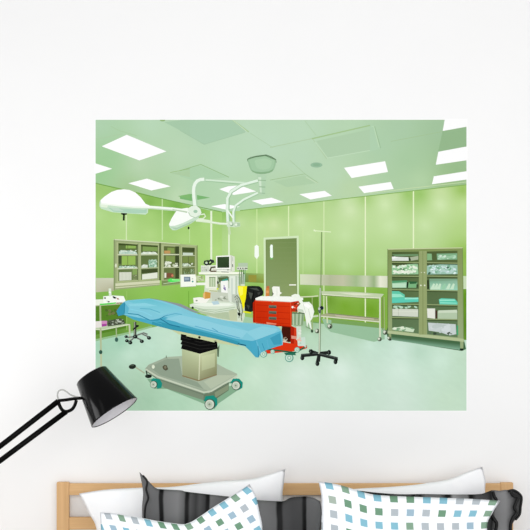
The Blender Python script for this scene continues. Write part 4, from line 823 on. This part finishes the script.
lt('elbow_joint', [elbow + Vector((0, -.02, 0)), elbow + Vector((0, .02, 0))], .024, M['black'])
kz = S * (D + LY) / D
rr = 2.75 * kz
def zl(x, y, dy=0): return at(45 + x / 5.3, 355 + y / 5.3, LY + dy)
# the two parallel rods of the upper arm
a0 = zl(70, 245); dirv = (at(0, 446.3, LY) - a0).normalized()
lt('upper_arm', [a0, a0 + dirv * .44], rr, M['black'])
a1 = zl(112, 300); dirv2 = (at(0, 460.8, LY) - a1).normalized()
lt('upper_arm', [a1, a1 + dirv2 * .485], rr, M['black'])
lt('head_bracket', catmull([zl(70, 240), zl(76, 265), zl(92, 292), zl(112, 300), (zl(140, 290)), zl(157, 268), zl(166, 240)], 8), 1.7 * kz, M['black'])
lt('head_bracket', catmull([zl(70, 242), zl(110, 238), zl(150, 232), zl(196, 228)], 6), 1.6 * kz, M['black'])
lt('cable', catmull([zl(72, 238), zl(66, 215), zl(72, 192), zl(92, 184), (zl(112, 193)), zl(135, 211), zl(160, 220), zl(188, 226)], 8), .75 * kz, M['cable'])
# shade
nc = at(90.7, 376.3, LY); wc = at(115.2, 411.8, LY)
ax = (wc - nc); ln = ax.length; ax.normalize()
tilt = math.radians(12.5)
axis = ax * math.cos(tilt) + Vector((0, -1, 0)) * math.sin(tilt); axis.normalize()
Ls = ln / math.cos(tilt); r0 = 17.2 * kz; r1 = 26.2 * kz
prof = [(-.004, .0001), (-.004, r0 * .55), (-.002, r0 * .93), (.001, r0), (Ls, r1)]
prof2 = [(-.0035, .0001)] + prof[1:]
c0 = nc + Vector((0, Ls * math.sin(tilt) * .5, 0))
sh = lathe('lamp_shade', c0, axis, prof, M['gloss'], seg=64)
rim = lathe('shade_rim', c0, axis, [(Ls - .002, r1), (Ls + .0005, r1 + .0004), (Ls + .0012, r1 - .0012), (Ls + .0012, r1 - .003), (Ls - .001, r1 - .0036)], M['gloss'], sh, 64)
lathe('shade_lining', c0, axis, [(.003, .0001), (.003, r0 - .004), (Ls - .001, r1 - .0036)], M['inner'], sh, 64)
lathe('bulb', c0, axis, [(.004, .012), (.03, .012), (.045, .022), (.065, .026), (.085, .018), (.094, .0001)], M['bulb'], sh, 24)
lt('power_cord', catmull([lb + Vector((-.08, .02, .006)), lb + Vector((-.14, .06, .006)), lb + Vector((-.2, .12, .006))], 6), .003, M['black'])

# ------------------------------------------------------------------ light, world, camera
wd = bpy.data.worlds.new('studio'); bpy.context.scene.world = wd; wd.use_nodes = True
wd.node_tree.nodes['Background'].inputs[0].default_value = (1, 1, 1, 1); wd.node_tree.nodes['Background'].inputs[1].default_value = .62
def area(name, loc, target, size, power, sy=None):
    l = bpy.data.lights.new(name, 'AREA'); l.energy = power; l.shape = 'RECTANGLE'; l.size = size; l.size_y = sy or size
    o = bpy.data.objects.new(name, l); C.objects.link(o); o.location = loc
    o.rotation_euler = (Vector(target) - Vector(loc)).to_track_quat('-Z', 'Y').to_euler(); return o
area('front_fill_light', (.5, -4.0, 2.05), (0.1, 0, .7), 4.8, 95, 2.5)  # added fill facing the wall, lifts its lower part
area('shade_highlight_light', (-1.95, -.66, 1.3), (-.56, -.38, 1.33), .55, 5.5, .55)  # added light, placed to put a highlight stripe on the lamp shade
area('left_fill_light', (-3.4, -2.6, 2.2), (0, 0, 1.3), .5, 4, 2.6)  # added soft light from the upper left, stands for no real window
cam = bpy.data.cameras.new('camera'); co = bpy.data.objects.new('camera', cam); C.objects.link(co)
co.location = (0, -D, CZ); co.rotation_euler = (math.pi / 2, 0, 0)
cam.sensor_width = 36; cam.lens = 36 * D / (530 * S)
bpy.context.scene.camera = co
vs = bpy.context.scene.view_settings; vs.view_transform = 'Standard'; vs.look = 'None'; vs.exposure = 0; vs.gamma = 1
